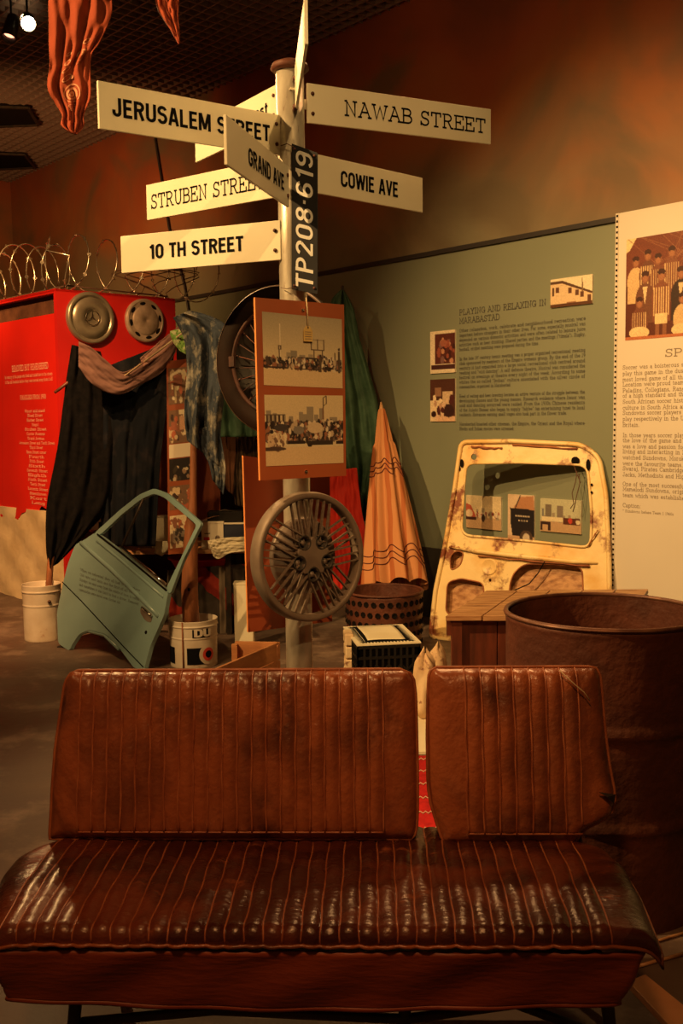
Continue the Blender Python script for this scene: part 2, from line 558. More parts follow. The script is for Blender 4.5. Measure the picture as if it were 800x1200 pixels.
def wall_mat():
    """painted scumble: sage green below the rail, brown to burnt orange above with darker clouds"""
    m = bpy.data.materials.new('scumbled_wall_paint')
    m.use_nodes = True
    nt = m.node_tree
    L = nt.links.new
    b = nt.nodes['Principled BSDF']
    b.inputs['Roughness'].default_value = 0.7
    g = _n(nt, 'ShaderNodeNewGeometry')
    sx = _n(nt, 'ShaderNodeSeparateXYZ')
    L(g.outputs['Position'], sx.inputs[0])
    nz = _n(nt, 'ShaderNodeTexNoise')
    nz.inputs['Scale'].default_value = 0.75
    nz.inputs['Detail'].default_value = 5
    nz.inputs['Distortion'].default_value = 0.5
    L(g.outputs['Position'], nz.inputs['Vector'])
    # height + noise wobble
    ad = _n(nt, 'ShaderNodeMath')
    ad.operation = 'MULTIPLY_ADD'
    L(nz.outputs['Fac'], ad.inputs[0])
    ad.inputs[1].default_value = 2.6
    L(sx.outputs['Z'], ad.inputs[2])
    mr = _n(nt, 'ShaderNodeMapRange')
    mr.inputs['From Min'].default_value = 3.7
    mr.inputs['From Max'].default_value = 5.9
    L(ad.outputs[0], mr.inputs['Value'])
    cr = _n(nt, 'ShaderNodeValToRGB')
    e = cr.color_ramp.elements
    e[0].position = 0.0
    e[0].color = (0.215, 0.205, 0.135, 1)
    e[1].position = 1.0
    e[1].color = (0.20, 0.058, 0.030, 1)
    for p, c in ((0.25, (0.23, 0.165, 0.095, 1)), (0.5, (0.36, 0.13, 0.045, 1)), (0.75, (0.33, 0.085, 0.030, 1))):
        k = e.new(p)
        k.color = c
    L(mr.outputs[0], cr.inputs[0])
    n2 = _n(nt, 'ShaderNodeTexNoise')
    n2.inputs['Scale'].default_value = 1.1
    n2.inputs['Detail'].default_value = 6
    n2.inputs['Distortion'].default_value = 0.8
    L(g.outputs['Position'], n2.inputs['Vector'])
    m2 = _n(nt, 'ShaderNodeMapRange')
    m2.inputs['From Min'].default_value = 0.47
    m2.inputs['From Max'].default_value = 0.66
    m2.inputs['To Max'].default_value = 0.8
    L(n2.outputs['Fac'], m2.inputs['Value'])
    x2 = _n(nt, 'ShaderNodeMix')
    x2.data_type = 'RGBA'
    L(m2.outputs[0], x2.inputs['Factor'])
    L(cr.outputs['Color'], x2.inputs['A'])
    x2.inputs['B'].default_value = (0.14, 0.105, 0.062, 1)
    # green below the rail
    n3 = _n(nt, 'ShaderNodeTexNoise')
    n3.inputs['Scale'].default_value = 0.9
    n3.inputs['Detail'].default_value = 4
    L(g.outputs['Position'], n3.inputs['Vector'])
    gm = _n(nt, 'ShaderNodeMix')
    gm.data_type = 'RGBA'
    L(n3.outputs['Fac'], gm.inputs['Factor'])
    gm.inputs['A'].default_value = (0.185, 0.215, 0.155, 1)
    gm.inputs['B'].default_value = (0.215, 0.235, 0.165, 1)
    lt = _n(nt, 'ShaderNodeMath')
    lt.operation = 'LESS_THAN'
    L(sx.outputs['Z'], lt.inputs[0])
    lt.inputs[1].default_value = RAIL_Z
    xf = _n(nt, 'ShaderNodeMix')
    xf.data_type = 'RGBA'
    L(lt.outputs[0], xf.inputs['Factor'])
    L(x2.outputs['Result'], xf.inputs['A'])
    L(gm.outputs['Result'], xf.inputs['B'])
    L(xf.outputs['Result'], b.inputs['Base Color'])
    nb = _n(nt, 'ShaderNodeTexNoise')
    nb.inputs['Scale'].default_value = 25
    nb.inputs['Detail'].default_value = 6
    bp = _n(nt, 'ShaderNodeBump')
    bp.inputs['Strength'].default_value = 0.15
    bp.inputs['Distance'].default_value = 0.01
    L(nb.outputs['Fac'], bp.inputs['Height'])
    L(bp.outputs[0], b.inputs['Normal'])
    return m


RAIL_Z = on_wall(480, 302).z
CEIL_Z = on_wall(440, 20.5).z
CORNER = wall_xy(24)
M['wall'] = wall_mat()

# ------------------------------------------------------------------ lettering
SLAB = {
 'A': "10|1 0 5 10 9 0;2.7 3.6 7.3 3.6;-.3 0 2.3 0;7.7 0 10.3 0;3.2 10 5 10",
 'B': "9|1.5 0 1.5 10;0 10 5 10;0 0 5.5 0;1.5 5.2 5.2 5.2;@5 7.6 2.7 2.4 -90 90;@5.5 2.6 3 2.6 -90 90",
 'C': "9|@5 5 4.2 5 50 310;8.2 10 8.2 7",
 'D': "10|1.5 0 1.5 10;0 10 5 10;0 0 5 0;@5 5 4.2 5 -90 90",
 'E': "9|1.5 0 1.5 10;0 10 8 10 8 7.5;0 0 8.3 0 8.3 2.8;1.5 5.2 5.5 5.2;5.5 4 5.5 6.4",
 'F': "8.5|1.5 0 1.5 10;0 10 8 10 8 7.5;0 0 3.5 0;1.5 5.2 5.5 5.2;5.5 4 5.5 6.4",
 'G': "10|@5 5 4.2 5 50 320;8.2 10 8.2 7;5.8 4.2 10 4.2;8.7 4.2 8.7 0",
 'H': "10|1.8 0 1.8 10;8.2 0 8.2 10;1.8 5.1 8.2 5.1;.3 0 3.3 0;.3 10 3.3 10;6.7 0 9.7 0;6.7 10 9.7 10",
 'I': "5|2.5 0 2.5 10;.7 0 4.3 0;.7 10 4.3 10",
 'J': "7|4.5 10 4.5 2.5;@2.5 2.5 2 2.5 180 360;2.7 10 6.5 10",
 'K': "10|1.8 0 1.8 10;.3 0 3.3 0;.3 10 3.3 10;1.8 4 8 10;4 6.2 8.5 0;6.7 10 9.6 10;7 0 10 0",
 'L': "8.5|1.8 0 1.8 10;.3 10 3.5 10;.3 0 8 0 8 3",
 'M': "12|2 0 2 10 6 2.5 10 10 10 0;.5 0 3.5 0;.5 10 2 10;8.5 0 11.5 0;10 10 11.5 10",
 'N': "10.5|2 0 2 10 8.5 0 8.5 10;.5 0 3.5 0;.5 10 2 10;7 10 10 10",
 'O': "10|@5 5 4.2 5 0 360",
 'P': "9|1.8 0 1.8 10;.3 0 3.5 0;.3 10 5 10;@5 7.3 3.2 2.7 -90 90;1.8 4.6 5 4.6",
 'R': "10|1.8 0 1.8 10;.3 0 3.3 0;.3 10 5 10;@5 7.5 3 2.5 -90 90;1.8 5 5 5;5 5 8 0 9.8 0",
 'S': "8.5|@4.2 7.5 2.9 2.5 30 270;@4.2 2.5 3.2 2.5 -150 90;7.2 10 7.2 7.5;.8 0 .8 2.6",
 'T': "9.5|4.75 0 4.75 10;3 0 6.5 0;.7 7.5 .7 10 8.8 10 8.8 7.5",
 'U': "10|1.8 10 1.8 3.3;@5 3.3 3.2 3.3 180 360;8.2 3.3 8.2 10;.3 10 3.3 10;6.7 10 9.7 10",
 'V': "10|1.2 10 5 0 8.8 10;0 10 2.8 10;7.2 10 10 10",
 'W': "13|1.2 10 3.7 0 6.5 9 9.3 0 11.8 10;0 10 2.8 10;10.2 10 13 10",
 'X': "10|1.5 10 8.5 0;8.5 10 1.5 0;0 0 3 0;7 0 10 0;0 10 3 10;7 10 10 10",
 'Y': "10|1.5 10 5 5 8.5 10;5 5 5 0;3.3 0 6.7 0;0 10 3 10;7 10 10 10",
 'a': "7|@3.2 4.5 2 2 0 150;5.2 4.5 5.2 0 6.6 0;@3 1.9 2.2 1.9 0 360",
 'b': "7.5|1.3 0 1.3 10;0 10 1.3 10;@4 3.2 2.7 3.2 0 360",
 'c': "6.5|@3.5 3.2 2.7 3.2 45 320;5.6 6.5 5.6 4.5",
 'd': "7.5|5.8 10 5.8 0 7.3 0;4.5 10 5.8 10;@3.3 3.2 2.6 3.2 0 360",
 'e': "7|@3.5 3.2 2.8 3.2 0 320;.7 3.3 6.3 3.3",
 'f': "5|2 0 2 8;@3.6 8 1.6 2 60 180;.4 6.4 4 6.4;.5 0 3.5 0",
 'g': "7.5|5.8 6.5 5.8 -1;5.8 6.5 7 6.5;@3.3 3.4 2.6 3.1 0 360;@3.4 -1 2.4 2 190 360",
 'h': "8|1.5 0 1.5 10;.2 10 1.5 10;.2 0 2.8 0;@3.9 4 2.3 2.5 0 170;6.2 4 6.2 0;5 0 7.5 0",
 'i': "4|2 0 2 6.5 .6 6.5;.4 0 3.6 0;2 8.4 2 9.4",
 'j': "4|2.6 6.5 2.6 -1;1 6.5 2.6 6.5;@1.2 -1 1.4 1.8 200 360;2.6 8.4 2.6 9.4",
 'k': "8|1.5 0 1.5 10;.2 10 1.5 10;.2 0 2.8 0;1.5 2.6 5.8 6.4;3.2 4 6.2 0;4.8 6.4 7 6.4;5 0 7.4 0",
 'l': "4|2 0 2 10 .6 10;.4 0 3.6 0",
 'm': "11|1.5 0 1.5 6.5;.2 6.5 1.5 6.5;.2 0 2.7 0;@3.5 4.2 2 2.3 0 180;5.5 4.2 5.5 0;@7.5 4.2 2 2.3 0 180;9.5 4.2 9.5 0;8.3 0 10.7 0",
 'n': "8|1.5 0 1.5 6.5;.2 6.5 1.5 6.5;.2 0 2.8 0;@3.9 4 2.3 2.5 0 170;6.2 4 6.2 0;5 0 7.5 0",
 'o': "7|@3.5 3.2 2.8 3.2 0 360",
 'p': "7.5|1.5 -3 1.5 6.5 .2 6.5;.2 -3 3 -3;@4.1 3.2 2.6 3.2 0 360",
 'r': "6|1.6 0 1.6 6.5 .3 6.5;.3 0 3.2 0;@3.6 4.4 2 2 50 170",
 's': "6|@3 4.8 2 1.7 20 270;@3 1.6 2.2 1.6 -160 90",
 't': "5|2 9 2 1.6;@3.4 1.6 1.4 1.6 180 330;.4 6.4 4.2 6.4",
 'u': "8|1.5 6.5 1.5 2.4;@3.8 2.4 2.3 2.4 180 350;6.1 6.5 6.1 0 7.3 0;.2 6.5 1.5 6.5;4.9 6.5 6.1 6.5",
 'v': "7|1 6.5 3.5 0 6 6.5;0 6.5 2 6.5;5 6.5 7 6.5",
 'w': "10|1 6.5 3 0 5 6 7 0 9 6.5;0 6.5 2 6.5;8 6.5 10 6.5",
 'x': "7.5|1 6.5 6.5 0;6.5 6.5 1 0;0 0 2 0;5.5 0 7.5 0;0 6.5 2 6.5;5.5 6.5 7.5 6.5",
 'y': "7.5|1 6.5 3.8 0;6.5 6.5 2.8 -3 .8 -3;0 6.5 2 6.5;5.5 6.5 7.5 6.5",
 'z': "6|.8 4.8 .8 6.5 5.2 6.5 .8 0 5.4 0 5.4 1.7",
 '.': "3|1.5 0 1.5 .8", ',': "3|1.7 .8 1.2 -1.6", ':': "3|1.5 0 1.5 .8;1.5 5.4 1.5 6.2", '-': "5|1 3.5 4 3.5",
 '(': "4|@4.5 4 3 6 120 240", ')': "4|@-.5 4 3 6 -60 60", '"': "5|1.5 10 1.5 7.5;3.5 10 3.5 7.5", '*': "5|2.5 10 2.5 6;1 9 4 7;1 7 4 9",
 '0': "7|@3.5 5 2.8 5 0 360", '1': "6|1.5 8 3 10 3 0;1.2 0 5 0", '9': "7|@3.5 7 2.7 3 0 360;6.2 7 6.2 4 4 0", '2': "7|@3.5 7.3 2.6 2.7 -20 170;5.9 6.3 1 0 6.3 0",
 '3': "7|@3.4 7.6 2.2 2.4 -80 150;@3.4 2.7 2.7 2.7 -150 90", '6': "7|@3.5 3 2.7 3 0 360;.8 3 1 6 3.6 10", '5': "7|6 10 1.5 10 1.2 5.5;@3.4 3 2.8 3 -150 120",
 ' ': "5|",
}
_GL = {}


def glyph(ch, font=SLAB):
    key = (ch, id(font))
    if key in _GL: return _GL[key]
    spec = font.get(ch, font['e'])
    wd, rest = spec.split('|')
    strokes = []
    for st in rest.split(';'):
        if not st: continue
        if st[0] == '@':
            cx, cy, rx, ry, a0, a1 = [float(k) for k in st[1:].split()]
            n = max(4, int(abs(a1 - a0) / (26 if font is SLAB else 14)))
            strokes.append([(cx + rx * math.cos(math.radians(a0 + (a1 - a0) * i / n)), cy + ry * math.sin(math.radians(a0 + (a1 - a0) * i / n))) for i in range(n + 1)])
        else:
            q = [float(k) for k in st.split()]
            strokes.append([(q[i], q[i + 1]) for i in range(0, len(q), 2)])
    _GL[key] = (float(wd), strokes)
    return _GL[key]


SANS = {
 'J': "5|3.9 10 3.9 2.6;@2.35 2.6 1.55 1.75 180 360;.8 3.6 .8 2.5", 'E': "5|.85 0 .85 10;.85 9.15 4.7 9.15;.85 5.2 4.3 5.2;.85 .85 4.8 .85",
 'R': "5.8|.85 0 .85 10;.85 9.15 2.9 9.15;@2.9 7.2 1.9 1.95 -90 90;.85 5.25 2.9 5.25;3 5.25 4.9 0", 'U': "5.7|.85 10 .85 2.9;@2.85 2.9 2 2.05 180 360;4.85 2.9 4.85 10",
 'S': "5.5|@2.75 7.25 1.9 1.9 15 270;@2.75 3.1 2 2.25 90 -165", 'A': "6|.7 0 2.75 10;5.3 0 3.25 10;1.5 3 4.5 3", 'L': "4.8|.85 0 .85 10;.85 .85 4.6 .85",
 'M': "7.4|.85 0 .85 10;1.2 10 3.7 1;6.2 10 3.7 1;6.55 0 6.55 10", 'T': "5.2|2.6 0 2.6 10;.1 9.15 5.1 9.15",
 'G': "5.8|@2.9 7 2.05 2.15 -10 180;.85 7 .85 3;@2.9 3 2.05 2.15 180 360;4.95 3 4.95 5.2;3 4.5 5.6 4.5", 'N': "6|.85 0 .85 10;1 9.6 5 .4;5.15 0 5.15 10",
 'D': "5.8|.85 0 .85 10;.85 9.15 2.5 9.15;@2.5 6.8 2.4 2.35 0 90;4.9 6.8 4.9 3.2;@2.5 3.2 2.4 2.35 -90 0;2.5 .85 .85 .85", 'V': "5.6|.6 10 2.8 .3;5 10 2.8 .3",
 'C': "5.6|@2.85 7 2 2.15 -15 180;.85 7 .85 3;@2.85 3 2 2.15 180 375", 'O': "5.8|@2.9 7 2.05 2.15 0 180;.85 7 .85 3;@2.9 3 2.05 2.15 180 360;4.95 3 4.95 7",
 'W': "8|.5 10 2.1 .3;4 9.5 2.1 .3;4 9.5 5.9 .3;7.5 10 5.9 .3", 'I': "1.8|.9 0 .9 10", '1': "4|2.8 0 2.8 10;2.6 9 .9 7.6",
 '0': "5.6|@2.8 7 1.95 2.15 0 180;.85 7 .85 3;@2.8 3 1.95 2.15 180 360;4.75 3 4.75 7", 'H': "5.8|.85 0 .85 10;4.95 0 4.95 10;.85 5 4.95 5",
 'e': "5|@2.5 3.6 1.8 2.9 0 310;.8 3.7 4.3 3.7", 's': "4.6|@2.3 5.2 1.5 1.3 20 270;@2.3 2.35 1.6 1.55 90 -160", 't': "3.4|1.6 9.3 1.6 2;@2.7 2 1.1 1.2 180 280;.2 6.6 3.3 6.6",
 'P': "5.6|.85 0 .85 10;.85 9.15 2.8 9.15;@2.8 6.95 1.95 2.2 -90 90;.85 4.75 2.8 4.75", '2': "5.6|@2.8 7.2 1.95 1.95 -15 170;4.65 6.6 .9 .9;.6 .85 5.2 .85",
 '8': "5.8|@2.9 7.4 1.8 1.8 0 360;@2.9 2.9 2.05 2.1 0 360", '6': "5.8|@2.9 3 2.05 2.15 0 360;.85 3 .85 6.8;@2.9 6.8 2.05 2.35 20 180",
 '9': "5.8|@2.9 7 2.05 2.15 0 360;4.95 7 4.95 3.2;@2.9 3.2 2.05 2.35 -160 0", '\u00b7': "2.4|1.2 4.3 1.2 5.7", ' ': "2.6|",
}


def slab_text(s, thick=1.1, track=1.0, font=None):
    """flat quads of a line of stroke lettering, unit: cap height 10; returns verts2d, quads, width"""
    vs, fs, x = [], [], 0.0
    font = font or SLAB
    h = thick / 2
    for ch in s:
        wd, sts = glyph(ch, font)
        for st in sts:
            ln = len(st)
            b = len(vs)
            ext = h * .55 if font is SLAB else 0
            for i in range(ln):
                px_, py_ = st[i]
                if i == 0: t0 = t1 = (st[1][0] - px_, st[1][1] - py_)
                elif i == ln - 1: t0 = t1 = (px_ - st[i - 1][0], py_ - st[i - 1][1])
                else:
                    t0 = (px_ - st[i - 1][0], py_ - st[i - 1][1])
                    t1 = (st[i + 1][0] - px_, st[i + 1][1] - py_)
                l0 = math.hypot(*t0) or 1e-6
                l1 = math.hypot(*t1) or 1e-6
                n0 = (-t0[1] / l0, t0[0] / l0)
                n1 = (-t1[1] / l1, t1[0] / l1)
                nx, ny = n0[0] + n1[0], n0[1] + n1[1]
                l = math.hypot(nx, ny) or 1e-6
                nx, ny = nx / l, ny / l
                k = min(1.9, 1.0 / max(.3, nx * n0[0] + ny * n0[1])) * h
                if i == 0: px_, py_ = px_ - t0[0] / l0 * ext, py_ - t0[1] / l0 * ext
                if i == ln - 1: px_, py_ = px_ + t0[0] / l0 * ext, py_ + t0[1] / l0 * ext
                vs += [(x + px_ + nx * k, py_ + ny * k), (x + px_ - nx * k, py_ - ny * k)]
            for i in range(ln - 1):
                a = b + 2 * i
                fs.append((a, a + 1, a + 3, a + 2))
        x += wd + track
    return vs, fs, x - track


def sans_text(s, thick=1.75):
    vs, fs, _ = slab_text(s, thick, .75, SANS)
    return vs, fs


def word_text(s, fnt, thick):
    """the line split into words, each (verts, quads), sharing one scale; plus the line's x extent"""
    font, tr = (SLAB, 1.0) if fnt == 'slab' else (SANS, .75)
    out, x = [], 0.0
    lo, hi = 1e9, -1e9
    for wd in s.split(' '):
        vs, fs, w_ = slab_text(wd, thick, tr, font)
        vs = [(a + x, b) for a, b in vs]
        lo, hi = min([lo] + [v[0] for v in vs]), max([hi] + [v[0] for v in vs])
        out.append((vs, fs))
        x += w_ + tr * 2 + glyph(' ', font)[0]
    ys = [v[1] for vs, _ in out for v in vs]
    return out, lo, hi, min(ys), max(ys)


class Quad:
    """a planar quadrilateral TL, TR, BR, BL; P(u, v, d): u right, v down, d proud of the face"""
    def __init__(s, tl, tr, br, bl):
        s.c = [V(tl), V(tr), V(br), V(bl)]
        n = (s.c[1] - s.c[0]).cross(s.c[3] - s.c[0]).normalized()
        mid = (s.c[0] + s.c[2]) / 2
        if n.dot(CAM - mid) < 0: n = -n
        s.n = n

    def P(s, u, v, d=0.0):
        a = s.c[0].lerp(s.c[1], u)
        b = s.c[3].lerp(s.c[2], u)
        return a.lerp(b, v) + s.n * d

    def slab(s, mb, t):       # board of thickness t behind the face
        mb.prism(s.c, s.n * -t)

    def text(s, mb, vs, fs, u0, v0, u1, v1, d=0.0012, ylo=None, yhi=None, xlo=None, xhi=None, rot=False):
        xs = [p[0] for p in vs]; ys = [p[1] for p in vs]
        x0 = min(xs) if xlo is None else xlo; x1 = max(xs) if xhi is None else xhi
        y0 = min(ys) if ylo is None else ylo; y1 = max(ys) if yhi is None else yhi
        out = []
        for x, y in vs:
            a, b = (x - x0) / (x1 - x0), (y - y0) / (y1 - y0)
            if rot: a, b = 1 - b, a
            out.append(s.P(u0 + (u1 - u0) * a, v1 + (v0 - v1) * b, d))
        mb.add(out, fs)


def slab_line(mb, quad, s, x0, base, h, wmax=None, thick=1.1, d=0.0012, W=1.0, H=1.0, center=False):
    """line of slab text in metric coordinates on a quad of W x H metres: left x0, baseline from the top, cap height h; wmax justifies"""
    vs, fs, wd = slab_text(s, thick)
    k = h / 10.0
    sx = k if wmax is None else wmax / wd
    xo = x0 - (wd * sx / 2 if center else 0)
    mb.add([quad.P((xo + x * sx) / W, (base - y * k) / H, d) for x, y in vs], fs)


# ------------------------------------------------------------------ printed photographs (flat prints)
def lin(c):
    return tuple(((k / 255.0) / 12.92 if k / 255.0 <= 0.04045 else ((k / 255.0 + 0.055) / 1.055) ** 2.4) for k in c)


class Print:
    def __init__(s, w, h, bg):
        s.w, s.h = w, h
        s.a = np.zeros((h, w, 3), np.float32)
        s.a[:] = bg
        s.X, s.Y = np.meshgrid((np.arange(w) + 0.5) / w, (np.arange(h) + 0.5) / h)

    def put(s, mask, c, al=1.0):
        s.a[mask] = s.a[mask] * (1 - al) + np.array(c, np.float32) * al

    def rect(s, x0, y0, x1, y1, c, al=1.0):
        s.put((s.X >= x0) & (s.X <= x1) & (s.Y >= y0) & (s.Y <= y1), c, al)

    def ell(s, cx, cy, rx, ry, c, al=1.0):
        s.put(((s.X - cx) / rx) ** 2 + ((s.Y - cy) / ry) ** 2 <= 1, c, al)

    def poly(s, pts, c, al=1.0):
        m = np.zeros_like(s.X, bool)
        n = len(pts)
        for i in range(n):
            x0, y0 = pts[i]
            x1, y1 = pts[(i + 1) % n]
            if y0 == y1: continue
            cond = ((s.Y >= min(y0, y1)) & (s.Y < max(y0, y1)))
            xi = x0 + (s.Y - y0) * (x1 - x0) / (y1 - y0)
            m ^= cond & (s.X < xi)
        s.put(m, c, al)

    def line(s, x0, y0, x1, y1, t, c):
        dx, dy = x1 - x0, y1 - y0
        l2 = dx * dx + dy * dy
        q = np.clip(((s.X - x0) * dx + (s.Y - y0) * dy) / l2, 0, 1)
        asp = s.h / s.w
        d = np.sqrt((s.X - x0 - q * dx) ** 2 + ((s.Y - y0 - q * dy) * asp) ** 2)
        s.put(d < t, c)

    def grad(s, y0, y1, ca, cb):
        m = (s.Y >= y0) & (s.Y <= y1)
        t = ((s.Y - y0) / (y1 - y0))[..., None]
        s.a = np.where(m[..., None], np.array(ca) * (1 - t) + np.array(cb) * t, s.a)

    def crowd(s, x0, y0, x1, y1, n, cols, rs, rng):
        for _ in range(n):
            c = cols[rng.integers(len(cols))]
            x, y = rng.uniform(x0, x1), rng.uniform(y0, y1)
            r = rng.uniform(rs * 0.5, rs)
            s.ell(x, y, r * 0.8, r * rng.uniform(0.8, 2.0) * s.w / s.h, c)

    def noise(s, amp, rng):
        s.a *= (1 + rng.normal(0, amp, s.a.shape[:2])[..., None])
        s.a = np.clip(s.a, 0.002, 1)

    def build(s, name, fn, parent, label=None):
        """fn(u, v) gives the world point; vertices carry the ink colour"""
        h, w = s.h, s.w
        org = ORG[parent.name]
        vs = [tuple(fn(i / (w - 1), j / (h - 1)) - org) for j in range(h) for i in range(w)]
        fs = [(j * w + i, (j + 1) * w + i, (j + 1) * w + i + 1, j * w + i + 1) for j in range(h - 1) for i in range(w - 1)]
        me = bpy.data.meshes.new(name)
        me.from_pydata(vs, [], fs)
        at = me.color_attributes.new('print', 'FLOAT_COLOR', 'POINT')
        buf = np.ones((h * w, 4), np.float32)
        buf[:, :3] = s.a.reshape(-1, 3)
        at.data.foreach_set('color', buf.ravel())
        me.materials.append(M['print'])
        return link_mesh(name, me, parent, label)


# ------------------------------------------------------------------ cloth
def poly_at(pts, t):
    """point at parameter t (0..1) along a polyline, equal share per vertex"""
    n = len(pts) - 1
    k = min(n - 1, int(t * n))
    f = t * n - k
    # Catmull-Rom
    p0 = pts[max(0, k - 1)]; p1 = pts[k]; p2 = pts[k + 1]; p3 = pts[min(n, k + 2)]
    out = []
    for a, b, c, d in zip(p0, p1, p2, p3):
        out.append(0.5 * (2 * b + (c - a) * f + (2 * a - 5 * b + 4 * c - d) * f * f + (3 * b - a - 3 * c + d) * f ** 3))
    return out


def drape(name, A, B, Y, m, folds=5, amp=0.03, nu=60, nv=40, seed=0, yslope=0.0, jag=0.0, wob=0.004, **kw):
    """hanging cloth between two picture polylines A (left / top) and B (right / bottom), at distance Y, with real folds"""
    rng = random.Random(seed)
    ph = [rng.uniform(0, 6.28) for _ in range(6)]
    mb = MB()

    def fn(u, v):
        a = poly_at(A, v)
        b = poly_at(B, v)
        x = a[0] + (b[0] - a[0]) * u
        y = a[1] + (b[1] - a[1]) * u
        if jag and (v > 0.97): y += rng.uniform(-jag, jag)
        env = 0.35 + 0.65 * v
        d = .55 * amp * env * (math.sin(u * folds * 6.28 + ph[0] + 1.3 * math.sin(v * 2.6 + ph[1])) + 0.5 * math.sin(u * folds * 11.0 + ph[2] + v * 2.0)
                         + 0.35 * math.sin(v * 9 + u * 4 + ph[3]))
        d += wob * math.sin(v * 31 + u * 23 + ph[4]) + wob * math.sin(v * 17 - u * 37 + ph[5])
        return at_y(x, y, Y + d + yslope * (u - 0.5))
    mb.surf(fn, nu, nv)
    return mb.build(name, m, solid=0.004, **kw)
# ================================================================== the setting
UP = V((0, 0, 1))


def room(e, n, z=0.0):
    p = CORNER + E1 * e + NW * n
    return V((p.x, p.y, z))


RE, RN = 16.0, 9.0
mb = MB().prism([room(-.1, -.1), room(RE, -.1), room(RE, RN), room(-.1, RN)], (0, 0, -0.1))
floor_o = mb.build('floor', M['floor'], kind='structure', loc=(0, 0, 0))
WT = CEIL_Z + 0.5
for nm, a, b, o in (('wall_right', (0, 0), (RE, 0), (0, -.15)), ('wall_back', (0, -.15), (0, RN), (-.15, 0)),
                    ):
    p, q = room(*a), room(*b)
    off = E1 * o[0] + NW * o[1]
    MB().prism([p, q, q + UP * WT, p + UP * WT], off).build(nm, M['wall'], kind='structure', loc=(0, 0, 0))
# the hall stays open to the left and behind the viewer
# ceiling: dark soffit above an open grid of slats
ce = MB().prism([room(0, 0, WT), room(RE, 0, WT), room(RE, RN, WT), room(0, RN, WT)], (0, 0, 0.1)).build('ceiling', M['void'], kind='structure', loc=(0, 0, 0))
RotE = Matrix(((E1.x, NW.x, 0), (E1.y, NW.y, 0), (0, 0, 1)))
PITCH_G = 0.1
first = {}
for axis in (0, 1):
    ln = RE if axis == 0 else RN
    cnt = int((RN if axis == 0 else RE) / PITCH_G)
    bmx = MB().box((0, 0, 0), (ln, 0.012, 0.06) if axis == 0 else (0.012, ln, 0.06), RotE)
    sl = bmx.build('ceiling_slat', M['grid'], ce, loc=(0, 0, 0))
    for k in range(cnt):
        c = sl if k == 0 else copy_of(sl)
        d = (k + 0.5) * PITCH_G
        c.location = room(RE / 2, d, CEIL_Z + 0.03) if axis == 0 else room(d, RN / 2, CEIL_Z + 0.03)
# black air diffusers hung just under the grid
for y0, y1, x1, lb in ((124, 149, 45, 'long black ceiling vent above the hanging orange bandana side, nearer of two'),
                       (179, 199, 41, 'long black ceiling vent close to the far corner, farther of two')):
    zz = CEIL_Z - 0.02
    q = [at_z(-25, y0, zz), at_z(x1 - 12, y0 + 2, zz), at_z(x1, y1 - 3, zz), at_z(-25, y1, zz)]
    lb = 'black ceiling vent at the left edge, the nearer and larger of two' if y0 < 150 else 'black ceiling vent near the far corner, the farther and smaller of two'
    vt = MB().prism(q, (0, 0, 0.02)).build('ceiling_vent', M['void'], label=lb, cat='vent')
    ctr = sum(q, V((0, 0, 0))) / 4
    fm = MB()
    for i in range(4):
        fm.beam(q[i] + V((0, 0, -.005)), q[(i + 1) % 4] + V((0, 0, -.005)), .025, .02)
    fm.build('vent_frame', M['black_metal'], vt)

# rail, dado and cables on the text wall
a, b = wall_xy(-400) + UP * RAIL_Z, None
a = room(0.02, 0.012, RAIL_Z)
b = room(15.5, 0.012, RAIL_Z)
MB().beam(a, b, 0.024, 0.03).build('trim_1', M['rail'], kind='structure', loc=(0, 0, 0))
DZ = on_wall(500, 641).z
MB().prism([room(0, 0.0), room(15.8, 0.0), room(15.8, 0, DZ), room(0, 0, DZ)], NW * 0.02).build('baseboard_right', M['dado'], kind='structure', loc=(0, 0, 0))
pts = [on_wall(x, y, 0.02) for x, y in ((178, 120), (181, 159), (190, 215), (198, 267), (207, 300), (216, 335), (222, 372), (230, 410))]
MB().tube(pts, 0.012, 6).build('wall_cable', M['rail'], label='thin dark cable running down the orange wall behind the signs', cat='cable')

# ================================================================== text on the long wall
tw = thing('wall_text', on_wall(615, 505, 0.0), 'dark slab-serif wall text headed playing and relaxing, on green wall', 'wall text')
HTL, HBR = on_wall(537, 368), on_wall(694, 500)
